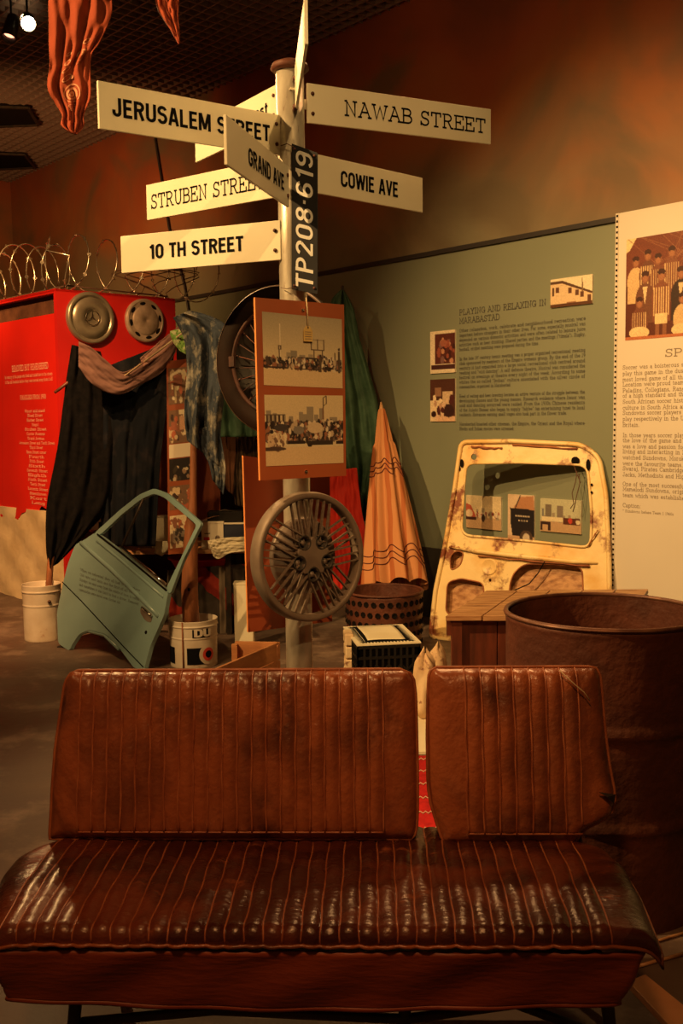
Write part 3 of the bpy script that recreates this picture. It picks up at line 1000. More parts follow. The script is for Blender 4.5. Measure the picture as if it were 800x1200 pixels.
# metric frame on the wall with origin at the text's upper left
T0 = on_wall(538, 357, 0.002)
wd_m = (on_wall(692, 400) - on_wall(538, 400)).length
TQ = Quad(T0, T0 + E1 * wd_m, T0 + E1 * wd_m - UP * 1.0, T0 - UP * 1.0)
mb = MB()
kh = 1.0
hz = lambda px, py: (T0.z - on_wall(px, py).z)
cap = 0.038
for line, py, pxe in (('PLAYING AND RELAXING IN', 369.5, 639), ('MARABASTAD', 379.5, 585)):
    words, lo, hi, ylo, yhi = word_text(line, 'slab', 1.3)
    wl = (on_wall(pxe, 400) - on_wall(538, 400)).length
    for vs, fs in words:
        mb = MB()
        mb.add([TQ.P((x - lo) / (hi - lo) * wl / wd_m, hz(538, py) - y * cap / 10, .0012) for x, y in vs], fs)
        mb.build('heading_word', M['ink_wall'], tw)
paras = [
    (394, ['Other relaxation, work, celebrate and neighbourhood recreation were', 'important before strangers in their other lives. For some, especially musical was',
           'depended on various domestic activities and were often related to leisure juice', 'activities such as beer drinking. Shared parties and the meetings ("timela"). Rugby,',
           'football, cricket matching were prepared during the time.']),
    (428, ['In the late 19" century tennis meeting was a proper organised recreational meeting', 'club sponsored by members of the Empire women\'s group. By the end of the 19',
           'century it had expanded into a large social recreational club centred around', 'reading and "wild dancing". A self defence theatre, Musical was considered the',
           'festival on evenings at theatre every night of the week. According to some', 'whites the so called "Indian" culture associated with the silver circle of',
           'communities, organised in Marabastad.']),
    (472, ['Read of eating and beer brewing became an active venture of the struggle between the', 'developing classes and the young masses. Research evidence where liquor was',
           'sold and dancing occurred were raided. From the 1930s Chinese residents', 'of the Asiatic Bazaar also began to supply "fahfee" (an entertaining tune) to local',
           'residents. Entrances earning small wages also took part in the flower trade.']),
    (503, ['Marabastad boasted other cinemas, the Empire, the Orient and the Royal where', 'Blacks and Indian movies were screened.'])]
line_h = 0.0
i0 = 0
zt = hz(538, 389.5)
zb = hz(538, 504)
tot = sum(len(p[1]) for p in paras) + 3 * 1.0
step = (zb - zt) / (tot - 1)
k = 0.0
for _, lines in paras:
    mb = MB()
    for i, ln in enumerate(lines):
        ln = ln.replace("'", '')
        last = i == len(lines) - 1
        nat = slab_text(ln)[2]
        wline = wd_m * (0.96 if not last else min(0.96, nat / 660.0))
        slab_line(mb, TQ, ln, 0.0, zt + k * step, 0.0215, wline, 1.35, W=wd_m)
        k += 1
    k += 1.0
    mb.build('paragraph', M['ink_wall'], tw, kind='stuff')

rng = np.random.default_rng(3)
SKY = lin((225, 205, 150))
WHT = (0.78, 0.72, 0.6)


def wall_photo(px0, py0, px1, py1, pr, label, dx=0.0):
    tl, tr = on_wall(px0, py0, .012), on_wall(px1, py0, .012)
    bl = on_wall(px0, py1, .012)
    tr = V((tr.x, tr.y, tl.z))
    h = tl.z - bl.z
    q = Quad(tl, tr, tr - UP * h, tl - UP * h)
    mb = MB()
    q.slab(mb, 0.012)
    o = mb.build('wall_photo', M['white_print'], label=label, cat='photo')
    pr.build('print', lambda u, v: q.P(u, v, .0012), o)
    return o


# building photo
p = Print(60, 52, (0.75, 0.66, 0.48))
p.poly([(0, .15), (.3, .12), (.98, .62), (.98, .95), (0, .98)], (0.70, 0.52, 0.33))
p.poly([(0, .1), (.3, .1), (1, .58), (1, .66), (.3, .2), (0, .2)], (0.10, 0.05, 0.03))
for x, y in ((.14, .3), (.44, .36), (.6, .46), (.72, .54), (.88, .68)):
    p.rect(x, y, x + .08, y + .2, (0.12, 0.05, 0.03))
p.rect(.05, .3, .1, .6, (0.10, 0.05, 0.03))
p.rect(0, .88, 1, 1, (0.10, 0.04, 0.02))
p.line(.76, .1, .77, .55, .012, (0.2, 0.12, 0.06))
p.rect(.4, .84, .62, .88, (0.3, 0.15, 0.09))
p.noise(.08, rng)
wall_photo(645, 328, 694, 361, p, 'small photo of a white shuttered building above the wall text')
p = Print(40, 64, (0.75, 0.64, 0.48))
p.rect(.2, .08, 1, .78, (0.10, 0.025, 0.02))
p.crowd(.3, .2, .95, .75, 26, [(0.30, .08, .05), (.2, .1, .1), (.5, .25, .16), (.05, .015, .015)], .1, rng)
p.ell(.55, .3, .14, .08, (0.35, 0.12, 0.08))
p.rect(.05, .8, 1, .9, (0.06, 0.02, 0.02))
p.noise(.1, rng)
wall_photo(504, 389, 533, 438, p, 'upper left wall photo of a person filming, bordered white at left')
p = Print(40, 64, (0.08, 0.03, 0.02))
p.rect(.2, .2, .45, .4, (0.3, .16, .1)); p.rect(.5, .3, .9, .6, (.6, .45, .3)); p.rect(0, .5, .4, 1, (.75, .6, .4))
p.crowd(.1, .45, .9, .95, 22, [(.7, .5, .35), (.08, .02, .02), (.5, .3, .2), (.8, .65, .45)], .12, rng)
p.ell(.15, .82, .1, .07, (.03, .01, .01)); p.rect(.3, .88, 1, 1, (.7, .45, .3)); p.ell(.75, .75, .2, .15, (.04, .015, .015))
p.noise(.1, rng)
wall_photo(504, 445, 533, 494, p, 'lower left wall photo of seated people in a dark room')


def city(w, h, sky=(0.66, 0.55, 0.36), ground=(0.5, .33, .2), hor=.5, kind=0):
    p = Print(w, h, sky)
    p.rect(0, hor + .15, 1, 1, ground)
    for x, ww, hh in ((.05, .1, .1), (.3, .06, .18), (.45, .09, .22), (.56, .05, .12), (.68, .07, .15), (.85, .1, .08)):
        p.rect(x, hor + .1 - hh, x + ww, hor + .2, (0.32, 0.27, 0.2))
    return p


p = city(56, 46)
p.crowd(.3, .5, .95, .62, 30, [(.3, .05, .04), (.1, .05, .04), (.6, .5, .4)], .04, rng)
p.poly([(0, .25), (.15, .3), (.28, .6), (.28, .7), (0, .75)], (.45, .1, .06)); p.ell(.1, .55, .1, .12, (.7, .55, .4)); p.rect(0, .65, .3, .74, (.05, .02, .02))
p.ell(.5, .66, .05, .12, (.05, .03, .03)); p.noise(.08, rng)
wall_photo(546, 580, 587, 618, p, 'left photo of three inside the rusty tailgate window, street vendors and distant towers')
p = Print(44, 66, (.66, .5, .36))
p.poly([(.2, .3), (.5, .05), (.95, .02), (1, .3)], (.45, .22, .12)); p.poly([(.1, .28), (1, .3), (1, .9), (.2, .9), (.12, .6)], (.018, .015, .02))
p.line(.28, .3, .48, .02, .02, (.03, .02, .02)); p.rect(0, .85, 1, 1, (.55, .35, .22)); p.ell(.7, .88, .24, .16, (.08, .05, .04)); p.ell(.7, .88, .13, .1, (.6, .5, .4))
for k in range(9): p.rect(.3 + k * .06, .43, .335 + k * .06, .46, (.6, .5, .4))
for k in range(5): p.rect(.42 + k * .07, .52, .46 + k * .07, .54, (.6, .5, .4))
p.noise(.05, rng)
wall_photo(595, 579, 626, 635, p, 'middle photo of three inside the tailgate window, open door of a black van')
p = city(60, 46, (.50, .50, .36))
p.rect(.14, .18, .28, .6, (.18, .15, .12)); p.rect(.42, .2, .56, .6, (.22, .18, .15)); p.rect(.05, .3, .1, .6, (.2, .2, .2))
p.rect(.05, .54, .56, .68, (.72, .62, .42)); p.rect(.56, .54, .96, .74, (.10, .03, .02)); p.ell(.74, .62, .05, .09, (.5, .06, .04)); p.ell(.92, .65, .05, .07, (.7, .6, .45))
p.rect(.02, .7, .26, .95, (.04, .02, .02)); p.rect(.06, .78, .2, .95, (.5, .33, .2)); p.noise(.07, rng)
wall_photo(633, 584, 681, 622, p, 'right photo of three inside the tailgate window, white minibus before towers')

# ================================================================== pale exhibition panel at the right
PZ = on_wall(719, 251, .06).z
A0 = on_wall(718, 500, .06); A0.z = PZ
PW_M, PH = 1.25, PZ - 0.32
PQ = Quad(A0, A0 + E1 * PW_M, A0 + E1 * PW_M - UP * PH, A0 - UP * PH)
mb = MB()
PQ.slab(mb, 0.03)
pn = mb.build('exhibition_panel', M['panel'], label='tall pale exhibition panel with team photo and sport text', cat='panel', bevel=.002)
mm = lambda px, py: ((on_wall(px, py, .06) - A0).dot(E1), PZ - on_wall(px, py, .06).z)
mb = MB()
for sgn in (0,):
    mb.prism([PQ.P(0.002, 0, .001), PQ.P(.012 / PW_M * 2.0, 0, .001), PQ.P(.024 / PW_M, 1, .001), PQ.P(.002, 1, .001)], PQ.n * .002)
st = mb.build('perforated_strip', M['perf'], pn)
hole = MB()
hole.box((0, 0, 0), (.012, .003, .012), Matrix((E1, NW, UP)).transposed())
nh = int(PH / 0.0315)
hb = hole.build('strip_hole', M['void'], pn, loc=(0, 0, 0))
for k in range(min(nh, 290)):
    c = hb if k == 0 else copy_of(hb)
    c.location = PQ.P(.014 / PW_M, (k + .5) / nh, .0035) - ORG[pn.name]
# team photo
x0, y0 = mm(734, 281)
x1 = mm(800, 300)[0] + .42
y1 = mm(734, 399)[1]
p = Print(220, 150, (.10, .022, .012))
p.rect(0, 0, 1, .45, (.16, .04, .022))
p.poly([(0, 0), (.09, 0), (.03, .12), (0, .14)], (.75, .58, .32))
for k in range(26): p.line(rng.uniform(0, 1), 0, rng.uniform(0, 1), .35, .002, (.26, .10, .05))
SK = (.24, .09, .045)
DK = (.05, .014, .01)


def man(cx, cy, s, body, stripe=None, coat=False):
    p.ell(cx, cy + .20 * s, .075 * s, .15 * s, body)
    p.rect(cx - .07 * s, cy + .18 * s, cx + .07 * s, cy + .42 * s, body)
    if stripe:
        for q in range(-3, 4): p.rect(cx + q * .019 * s - .004 * s, cy + .1 * s, cx + q * .019 * s + .004 * s, cy + .36 * s, stripe)
    if coat: p.poly([(cx - .02 * s, cy + .08 * s), (cx + .02 * s, cy + .08 * s), (cx, cy + .25 * s)], (.7, .5, .3))
    p.ell(cx, cy, .030 * s, .055 * s, SK)
    p.ell(cx, cy - .035 * s, .030 * s, .03 * s, DK)
    p.ell(cx, cy + .01 * s, .02 * s, .03 * s, (.34, .14, .07))


CR_ = (.62, .42, .22)
for i, (x, b, st_, ct) in enumerate(((.085, CR_, None, False), (.185, (.14, .05, .03), CR_, False), (.27, (.18, .06, .035), CR_, False), (.38, (.2, .07, .04), CR_, False),
                                     (.52, (.14, .05, .03), CR_, False), (.66, CR_, None, False), (.80, (.16, .05, .03), CR_, False), (.92, (.05, .02, .015), None, True))):
    man(x, .24 - .05 * (i % 2), .95, b, st_, ct)
for i, (x, b, st_, ct) in enumerate(((.165, (.15, .055, .03), None, True), (.30, (.2, .065, .035), CR_, False), (.455, (.035, .015, .012), None, True), (.62, (.2, .065, .035), CR_, False), (.78, (.04, .02, .015), None, True), (.93, (.2, .06, .03), CR_, False))):
    man(x, .40 - .02 * i % 3 * .01, 1.05, b, st_, ct)
    if st_: p.rect(x - .05, .76, x + .05, .86, (.75, .55, .3)); p.rect(x - .045, .86, x - .015, .97, SK); p.rect(x + .015, .86, x + .045, .97, SK)
for x, b, s_ in ((.12, (.16, .05, .03), CR_), (.47, CR_, None), (.72, (.18, .06, .03), CR_)):
    man(x, .64, .95, b, s_)
    p.ell(x, .93, .085, .06, (.72, .54, .3))
p.rect(0, .965, 1, 1, (.45, .14, .06))
p.noise(.12, rng)
p.build('team_photo', lambda u, v: PQ.P((x0 + (x1 - x0) * u) / PW_M, (y0 + (y1 - y0) * v) / PH, .0015), pn)
mb = MB()
xh, yh = mm(779, 418)
slab_line(mb, PQ, 'SPORT', xh, yh, .042, .30, 1.2, W=PW_M, H=PH)
mb.build('heading', M['ink_panel'], pn)
body = [(433, 'Soccer was a boisterous sport in the old location. Children would'), (440, 'play this game in the dusty streets and it was for the'), (447, 'most loved game of all the people in the Old'), (453, 'Location were proud teams such as the Orient, the'),
        (460, 'Paladins, Collegians, Rangers and Stars. They played games'), (466, 'of a high standard and the crowds loved them. In the'), (473, 'South African soccer history the teams have a place. The'), (480, 'culture in South Africa and many of the early'),
        (486, 'Sundowns soccer players were later chosen to go and'), (493, 'play respectively in the United States and in Great'), (500, 'Britain.'),
        (512, 'In those years soccer players did not play for money but'), (518, 'the love of the game and it was for all of them. There'), (525, 'was a love and passion for the game among the people'), (531, 'living and interacting in Marabastad. The teams most'),
        (538, 'watched Sundowns, Moroka Swallows and the Pirates'), (545, 'were the favourite teams. The others were called'), (551, 'Swaraj, Pirates Cambridge, Tigers, the Black'), (558, 'Jacks, Methodists and Highlanders.'),
        (569, 'One of the most successful teams of them all was'), (575, 'Mamelodi Sundowns, originally a Marabastad'), (582, 'team which was established in the sixties.'), (594, 'Caption:')]
mb = MB()
for i, (py, s) in enumerate(body):
    xx, yy = mm(729.5, py)
    nat = slab_text(s)[2] * .00215
    slab_line(mb, PQ, s, xx, yy, .023, nat, 1.35, W=PW_M, H=PH)
    if i in (10, 18, 22):
        mb.build('paragraph', M['ink_panel'], pn, kind='stuff')
        mb = MB()
xx, yy = mm(729.5, 600)
slab_line(mb, PQ, '* Sundowns before Team 1 1960s', xx, yy, .016, .34, 1.25, W=PW_M, H=PH)
mb.build('caption', M['ink_panel'], pn, kind='stuff')

# ================================================================== signpost
POLE_Y = 3.2
pb = at_y(351, 785, POLE_Y)
px_, py_ = pb.x, pb.y
ptop = at_y(340, 78, POLE_Y).z
PR = 0.0435
sp = thing('signpost', (px_, py_, 0), 'tall steel pole carrying seven cream street name boards, behind the bench', 'signpost')
MB().tube([(px_, py_, 0.012), (px_, py_, 1.0), (px_, py_, 2.0), (px_, py_, ptop)], PR, 40).build('pole', M['steel'], sp)
MB().lathe([(0, .018), (.03, .016), (.054, .006), (.060, -.008), (.052, -.016), (PR, -.018)], (px_, py_, ptop), 40).build('pole_cap', M['rust'], sp)
MB().lathe([(PR, .012), (.16, .012), (.17, .006), (.17, 0)], (px_, py_, 0), 40).build('base_plate', M['steel'], sp)
for zc in (ptop - .11, ptop - .28, ptop - .50, ptop - .70):
    pass


SH = 0.121


def sign(text, fnt, L, R, uv, label, h=SH, thick=1.0, boldness=1.75):
    tl, tr = at_y(*L), at_y(*R)
    dn = V((0, 0, -h))
    q = Quad(tl, tr, tr + dn, tl + dn)
    mb = MB()
    q.slab(mb, .008)
    o = mb.build('street_sign', [M['sign']], sp, label=label, bevel=.001)
    words, lo, hi, ylo, yhi = word_text(text, fnt, thick if fnt == 'slab' else boldness)
    for vs, fs in words:
        t = MB()
        q.text(t, vs, fs, *uv, xlo=lo, xhi=hi, ylo=ylo, yhi=yhi)
        t.build('lettering', M['ink'], o)
    # bracket from the pole-side end to the pole, with two bolts
    nr = tr if (tr.xy - V((px_, py_))).length < (tl.xy - V((px_, py_))).length else tl
    ot = tl if nr is tr else tr
    d = (ot - nr).normalized()
    d.z = 0
    mid = nr + dn / 2
    br = MB()
    br.beam(mid + d * .05 - q.n * .013, V((px_, py_, mid.z)) - q.n * .013, .006, .03)
    br.build('sign_bracket', M['steel'], sp)
    for k in (.25, .75):
        b_ = nr + dn * k + d * .018
        MB().tube([b_ - q.n * .004, b_ + q.n * .004], .006, 8).build('bolt', M['rust'], o)
    return q


sign('JERUSALEM STREET', 'sans', (115, 94, 2.66), (328, 135, 3.17), (.06, .29, .93, .71), 'cream sign reading Jerusalem Street')
q_est = sign('est', 'sans', (228, 150, 3.70), (324, 98.5, 3.25), (.76, .34, .90, .66), 'cream sign ending in est, half hidden')
q_gr = sign('GRAND AVE', 'sans', (265, 134, 2.54), (338, 195, 3.1), (.30, .30, .90, .70), 'cream sign reading Grand Ave')
sign('STRUBEN STREET', 'slab', (171, 217, 3.61), (327, 184, 3.22), (.04, .28, .90, .74), 'cream sign reading Struben Street', thick=1.1)
sign('10 TH STREET', 'sans', (141, 277, 3.40), (328, 258, 3.17), (.19, .30, .78, .70), 'cream sign reading 10 TH Street')
sign('NAWAB STREET', 'slab', (360, 97, 3.22), (575, 128, 3.66), (.18, .28, .965, .74), 'cream sign reading Nawab Street', thick=1.25)
sign('COWIE AVE', 'sans', (360, 178, 3.22), (495, 208.5, 3.66), (.26, .28, .76, .72), 'cream sign reading Cowie Ave')
# the eighth board, seen almost edge-on
tl, tr = at_y(345, 80, 3.15), at_y(356.5, -6, 2.66)
dn = V((0, 0, -SH))
q8 = Quad(tl, tr, tr + dn, tl + dn)
mb = MB()
q8.slab(mb, .008)
o8 = mb.build('street_sign', M['sign'], sp, label='blank-looking sign seen edge-on at pole top')
MB().tube([tl + dn * .25 + V((.0, -.008, 0)), tl + dn * .25 + V((0, .05, 0))], .006, 8).build('bolt', M['rust'], o8)
MB().tube([tl + dn * .95 + V((.0, -.008, 0)), tl + dn * .95 + V((0, .05, 0))], .008, 8).build('bolt', M['rust'], o8)
MB().beam(tl + dn * .5, V((px_, py_, tl.z - .06)), .03, .006).build('sign_bracket', M['steel'], sp)

# number plate
npq = Quad(at_y(341.5, 168, 3.14), at_y(372, 179, 3.11), at_y(372, 345, 3.11), at_y(341.5, 339, 3.14))
mb = MB()
npq.slab(mb, .003)
npl = mb.build('number_plate', M['plate'], label='black number plate reading TP208 619 hung upright on the pole', cat='number plate', bevel=.001)
vs, fs = sans_text('TP208·619', 1.35)
mb = MB()
npq.text(mb, vs, fs, .16, .03, .84, .97, .0015, rot=True)
mb2 = MB()
# rot maps string start to the bottom; raised characters
mb.build('lettering', M['plate_ink'], npl)
for u, v in ((.12, .03), (.88, .03), (.12, .97), (.88, .96)):
    c = npq.P(u, v)
    MB().tube([c - npq.n * .002, c + npq.n * .003], .004, 8).build('rivet', M['rust'], npl)
wr = MB()
c0 = npq.P(.2, .98, .003)
wr.tube([c0, c0 + V((-.03, -.0, -.004)), c0 + V((-.05, .03, .004))], .0015, 6)
wr.build('fixing_wire', M['wire_dark'], npl)
wr = MB()
c0 = npq.P(.1, .02, .003)
wr.tube([c0, c0 + V((-.02, .0, .01)), V((px_ - .03, py_ - .036, c0.z + .012))], .0015, 6)
wr.build('fixing_wire', M['wire_dark'], npl)

# photo board on the pole
pq = Quad(at_y(299, 348.5, 3.0), at_y(403, 357, 3.14), at_y(405.5, 557.5, 3.14), at_y(305, 563, 3.0))
mb = MB()
pq.slab(mb, .010)
pbd = mb.build('photo_board', [M['board']], label='orange-brown board with two market photos fixed to the pole', cat='photo board')
ed = MB()
e0, e1 = pq.P(0, 0, 0), pq.P(0, 1, 0)
side = (pq.P(0, .5) - pq.P(1, .5)).normalized()
ed.prism([e0, e1, e1 - pq.n * .010, e0 - pq.n * .010], side * .0015)
ed.build('lit_board_edge', M['lit_board_edge'], pbd)
TAN = (0.66, .56, .36)
GRD = (0.68, .52, .31)
CW = [(.04, .03, .025), (.08, .05, .04), (.5, .4, .28), (.32, .14, .08), (.7, .6, .45), (.16, .12, .1), (.03, .02, .02)]
p = Print(150, 132, (.50, .43, .29))
p.grad(0, .62, (.40, .34, .24), (.64, .53, .34))
p.rect(0, .70, 1, 1, GRD)
p.line(.215, .15, .215, .6, .006, (.72, .62, .45)); p.line(.2, .48, .2, .62, .006, (.08, .05, .04)); p.rect(.19, .44, .225, .50, (.1, .06, .04)); p.rect(.2, .455, .215, .49, (.5, .42, .3))
p.rect(.29, .53, .34, .62, (.34, .29, .21)); p.rect(.34, .50, .42, .62, (.26, .23, .18)); p.rect(.45, .55, .52, .6, (.3, .26, .2)); p.rect(.56, .54, .62, .6, (.36, .3, .22)); p.rect(.68, .53, .76, .6, (.36, .3, .22))
for x in (.60, .68, .76): p.line(x, .32, x, .47, .005, (.12, .08, .06))
for y in (.33, .47): p.line(.60, y, .76, y, .005, (.12, .08, .06))
p.line(.635, .47, .635, .62, .006, (.1, .07, .05)); p.line(.74, .47, .74, .6, .006, (.1, .07, .05))
p.rect(.35, .585, .8, .605, (.06, .04, .03))
p.crowd(.0, .62, .98, .74, 330, CW, .026, rng)
p.rect(0, .735, .30, .755, (.05, .03, .025)); p.rect(.38, .74, .7, .76, (.06, .04, .03)); p.crowd(.68, .56, .9, .66, 40, CW, .025, rng)
for x in (.715, .955): p.rect(x - .014, .57 if x < .9 else .47, x + .014, .78, (.10, .07, .05)); p.ell(x, .55 if x < .9 else .44, .014, .02, (.05, .03, .03))
p.line(.9, .5, .9, .58, .008, (.04, .03, .03)); p.noise(.05, rng)
p.build('photo', lambda u, v: pq.P(.066 + .902 * u, .074 + .40 * v + .012 * u, .0015), pbd, 'upper market photo')
p = Print(150, 132, TAN)
p.grad(0, .4, (.68, .56, .34), (.66, .55, .36))
p.rect(0, .74, 1, 1, GRD)
for x, w_, y in ((.02, .06, .22), (.1, .05, .26), (.22, .04, .27), (.30, .05, .30), (.43, .05, .24), (.48, .05, .27), (.53, .085, .17), (.62, .05, .28), (.685, .06, .19), (.82, .1, .32)):
    p.rect(x, y, x + w_, .42, (.30, .26, .20))
p.line(.74, .18, .735, .5, .010, (.2, .11, .07)); p.line(.74, .04, .74, .18, .006, (.1, .07, .05)); p.line(.78, .02, .78, .12, .006, (.1, .07, .05)); p.line(.74, .04, .78, .01, .006, (.1, .07, .05)); p.line(.74, .16, .78, .12, .006, (.1, .07, .05))
for x in (.02, .07, .12, .17, .22): p.rect(x, .28, x + .022, .42, (.05, .03, .025))
p.rect(0, .27, .25, .29, (.12, .09, .07))
p.rect(0, .38, 1, .66, (.10, .07, .06))
p.crowd(0, .39, 1, .66, 420, CW, .03, rng)
p.ell(.14, .63, .1, .09, (.72, .62, .42)); p.crowd(.05, .56, .26, .76, 60, [(.75, .65, .45), (.6, .45, .3), (.2, .12, .08)], .03, rng)
p.ell(.63, .47, .1, .08, (.62, .5, .34)); p.ell(.42, .5, .07, .06, (.22, .2, .18)); p.ell(.2, .46, .09, .05, (.06, .05, .05))
p.rect(.28, .65, .5, .70, (.03, .02, .02)); p.rect(.53, .66, .86, .72, (.04, .03, .025)); p.rect(.9, .67, 1, .71, (.03, .02, .02)); p.ell(.56, .72, .03, .025, (.03, .02, .02)); p.ell(.1, .76, .16, .03, (.08, .05, .04))
p.noise(.05, rng)
p.build('photo', lambda u, v: pq.P(.066 + .902 * u, .528 + .395 * v, .0015), pbd, 'lower market photo')
for u, v in ((.52, .05), (.52, .965)):
    c = pq.P(u, v)
    MB().tube([c - pq.n * .01, c + pq.n * .004], .005, 8).build('screw', M['chrome'], pbd)
# tag
tg0 = pq.P(.53, .06, .006)
tq = Quad(pq.P(.515, .165, .008), pq.P(.605, .165, .008), pq.P(.605, .215, .008), pq.P(.515, .215, .008))
P_ = lambda u, v: pq.P(u, v, .008)
mb = MB().prism([P_(.535, .14), P_(.585, .14), P_(.612, .165), P_(.612, .225), P_(.510, .225), P_(.510, .165)], pq.n * .0015)
tgo = mb.build('price_tag', M['tag'], label='small tan paper tag hanging on string over the upper photo', cat='tag')
MB().tube([pq.P(.55, -.02, .008), pq.P(.558, .05, .01), pq.P(.56, .10, .009), pq.P(.56, .15, .011)], .0022, 6).build('tag_string', M['string'], tgo)
mb = MB()
for k in range(4):
    v = .170 + k * .013
    mb.prism([P_(.525, v) + pq.n * .0017, P_(.598, v) + pq.n * .0017, P_(.598, v + .004) + pq.n * .0017, P_(.525, v + .004) + pq.n * .0017], pq.n * .0003)
mb.build('faint_ruling', M['ink_panel'], tgo)

# board behind the pole
bq = Quad(at_y(285, 534, 3.22), at_y(386, 548, 3.34), at_y(389, 728, 3.34), at_y(291, 741, 3.22))
mb = MB()
bq.slab(mb, .010)
bbk = mb.build('back_board', M['board_back'], label='plain rust-brown board fixed behind the pole below the photo board', cat='board')
s2 = (bq.P(0, .5) - bq.P(1, .5)).normalized()
MB().prism([bq.P(0, 0), bq.P(0, 1), bq.P(0, 1) - bq.n * .01, bq.P(0, 0) - bq.n * .01], s2 * .0015).build('lit_board_edge', M['lit_board_edge'], bbk)


def frame_from(n, up=(0, 0, 1)):
    z = V(n).normalized()
    x = V(up).cross(z).normalized()
    y = z.cross(x)
    return Matrix((x, y, z)).transposed()


# silver wheel trim with crossing spokes
wc = at_y(367, 652.5, 3.07)
yaw = math.radians(37)
WN = V((math.sin(yaw), -math.cos(yaw), 0.06)).normalized()
WM = frame_from(WN, (.05, 0, 1))
WR = 77.0 / F_PX * 3.07
wt = thing('wheel_trim', wc, 'grey lattice-spoked wheel trim fixed low on the pole', 'wheel trim')
MB().lathe([(WR * .885, -.03), (WR * .93, -.055), (WR, -.045), (WR * 1.0, -.012), (WR * .985, -.002), (WR * .97, .001), (WR * .915, .001), (WR * .895, -.004), (WR * .883, -.018), (WR * .885, -.03)], wc, 96, WM).build('outer_rim', M['trim'], wt)
MB().lathe([(0, -.045), (WR * .58, -.045), (WR * .6, -.052), (WR * .6, -.064), (0, -.066)], wc, 64, WM).build('inner_disc', M['trim_back'], wt)
# hub star
hubm = MB()
outl = []
for k in range(60):
    a = 2 * math.pi * k / 60
    r = WR * (.235 + .075 * math.cos(5 * (a - math.radians(90))))
    outl.append(WM @ V((r * math.cos(a), r * math.sin(a), .002)) + wc)
hubm.prism(outl, WN * -.02)
hub = hubm.build('hub', M['trim'], wt, bevel=.004)
for k in range(5):
    a = math.radians(90 + 36 + 72 * k)
    c = wc + WM @ V((WR * .27 * math.cos(a), WR * .27 * math.sin(a), 0))
    MB().lathe([(.024, .002), (.021, .004), (.018, .0), (.016, -.022), (0, -.024)], c, 20, WM).build('nut_recess', M['trim_dark'], hub)
    b_ = MB()
    b_.lathe([(0, -.006), (.009, -.007), (.011, -.012), (.011, -.022)], c, 6, WM).build('wheel_nut', M['trim_back'], hub)
spk = MB()
spk.beam(V((0, 0, 0)), V((1, 0, 0)), .010, .012)
proto = None
for k in range(10):
    base = math.radians(90 + 18 + 36 * k)
    tw_ = math.radians(24 if k % 2 else -24)
    root = V((WR * .30 * math.cos(base - tw_ * 1.1), WR * .30 * math.sin(base - tw_ * 1.1), 0))
    dirn = V((math.cos(base + tw_ * .35), math.sin(base + tw_ * .35), 0))
    perp = V((-dirn.y, dirn.x, 0))
    for j in range(4):
        o_ = (j - 1.5) * .0235
        s0 = V((WR * .26 * math.cos(base), WR * .26 * math.sin(base), 0)) + perp * o_ - dirn * .0
        # start at radius .27R..; run until the rim
        b_ = s0.dot(dirn)
        c_ = s0.length_squared - (WR * .885) ** 2
        t = -b_ + math.sqrt(max(0, b_ * b_ - c_))
        zz = -.006 if k % 2 else -.014
        p0 = V((s0.x, s0.y, zz))
        if proto is None:
            proto = MB().beam(V((0, 0, 0)) + wc, V((1, 0, 0)) + wc, .0044, .010).build('spoke', M['trim'], wt)
            c = proto
        else:
            c = copy_of(proto)
        R3 = WM @ Matrix((dirn, perp, V((0, 0, 1)))).transposed()
        R4 = R3.to_4x4()
        loc = WM @ p0
        c.matrix_local = Matrix.Translation(loc) @ R4 @ Matrix.Diagonal((t, 1, 1, 1))
MB().tube([wc - WN * .05, V((px_, py_, wc.z)) - WN * .0], .012, 8).build('fixing_bolt', M['black_metal'], wt)

# large dark wire-spoked wheel behind the board
bc = at_y(325, 423, 3.34)
BN = V((math.sin(math.radians(-30)), -math.cos(math.radians(-30)), 0)).normalized()
BM = frame_from(BN)
BR_ = 86.0 / F_PX * 3.34
bw = thing('wire_wheel', bc, 'large dark brown wire-spoked wheel behind the photo board', 'wheel')
MB().lathe([(BR_ * .74, -.01), (BR_ * .76, .004), (BR_ * .985, .010), (BR_, .002), (BR_, -.02), (BR_ * .75, -.03), (BR_ * .74, -.01)], bc, 96, BM).build('tyre', M['tyre'], bw)
MB().lathe([(BR_ * .985, .0115), (BR_ * 1.004, .006), (BR_ * 1.004, -.001)], bc, 96, BM).build('tyre_edge', M['tyre_edge'], bw)
MB().lathe([(BR_ * .70, .0), (BR_ * .715, .008), (BR_ * .745, .007), (BR_ * .75, -.002)], bc, 96, BM).build('rim_ring', M['rust_ring'], bw)
MB().lathe([(0, -.04), (BR_ * .7, -.036), (BR_ * .71, 0)], bc, 64, BM).build('wheel_disc', M['trim_dark'], bw)
MB().lathe([(0, .02), (.03, .018), (.04, .0), (.042, -.04)], bc, 24, BM).build('hub', M['rust'], bw)
for k in range(26):
    a = 2 * math.pi * k / 26 + .1
    p0 = bc + BM @ V((.035 * math.cos(a + .5), .035 * math.sin(a + .5), .008 if k % 2 else -.02))
    p1 = bc + BM @ V((BR_ * .705 * math.cos(a), BR_ * .705 * math.sin(a), -.004))
    MB().tube([p0, p1], .0017, 5).build('spoke', M['rust_ring' if k % 2 else 'rust'], bw)
    if k % 2 == 0:
        p2 = bc + BM @ V((BR_ * .66 * math.cos(a), BR_ * .66 * math.sin(a), -.003))
        MB().tube([p2, p1], .0035, 6).build('spoke_nipple', M['rust_ring'], bw)
c = bc + BM @ V((-BR_ * .73, BR_ * .02, .010))
MB().box(c, (.022, .035, .006), BM).build('valve_plate', M['rust_ring'], bw)
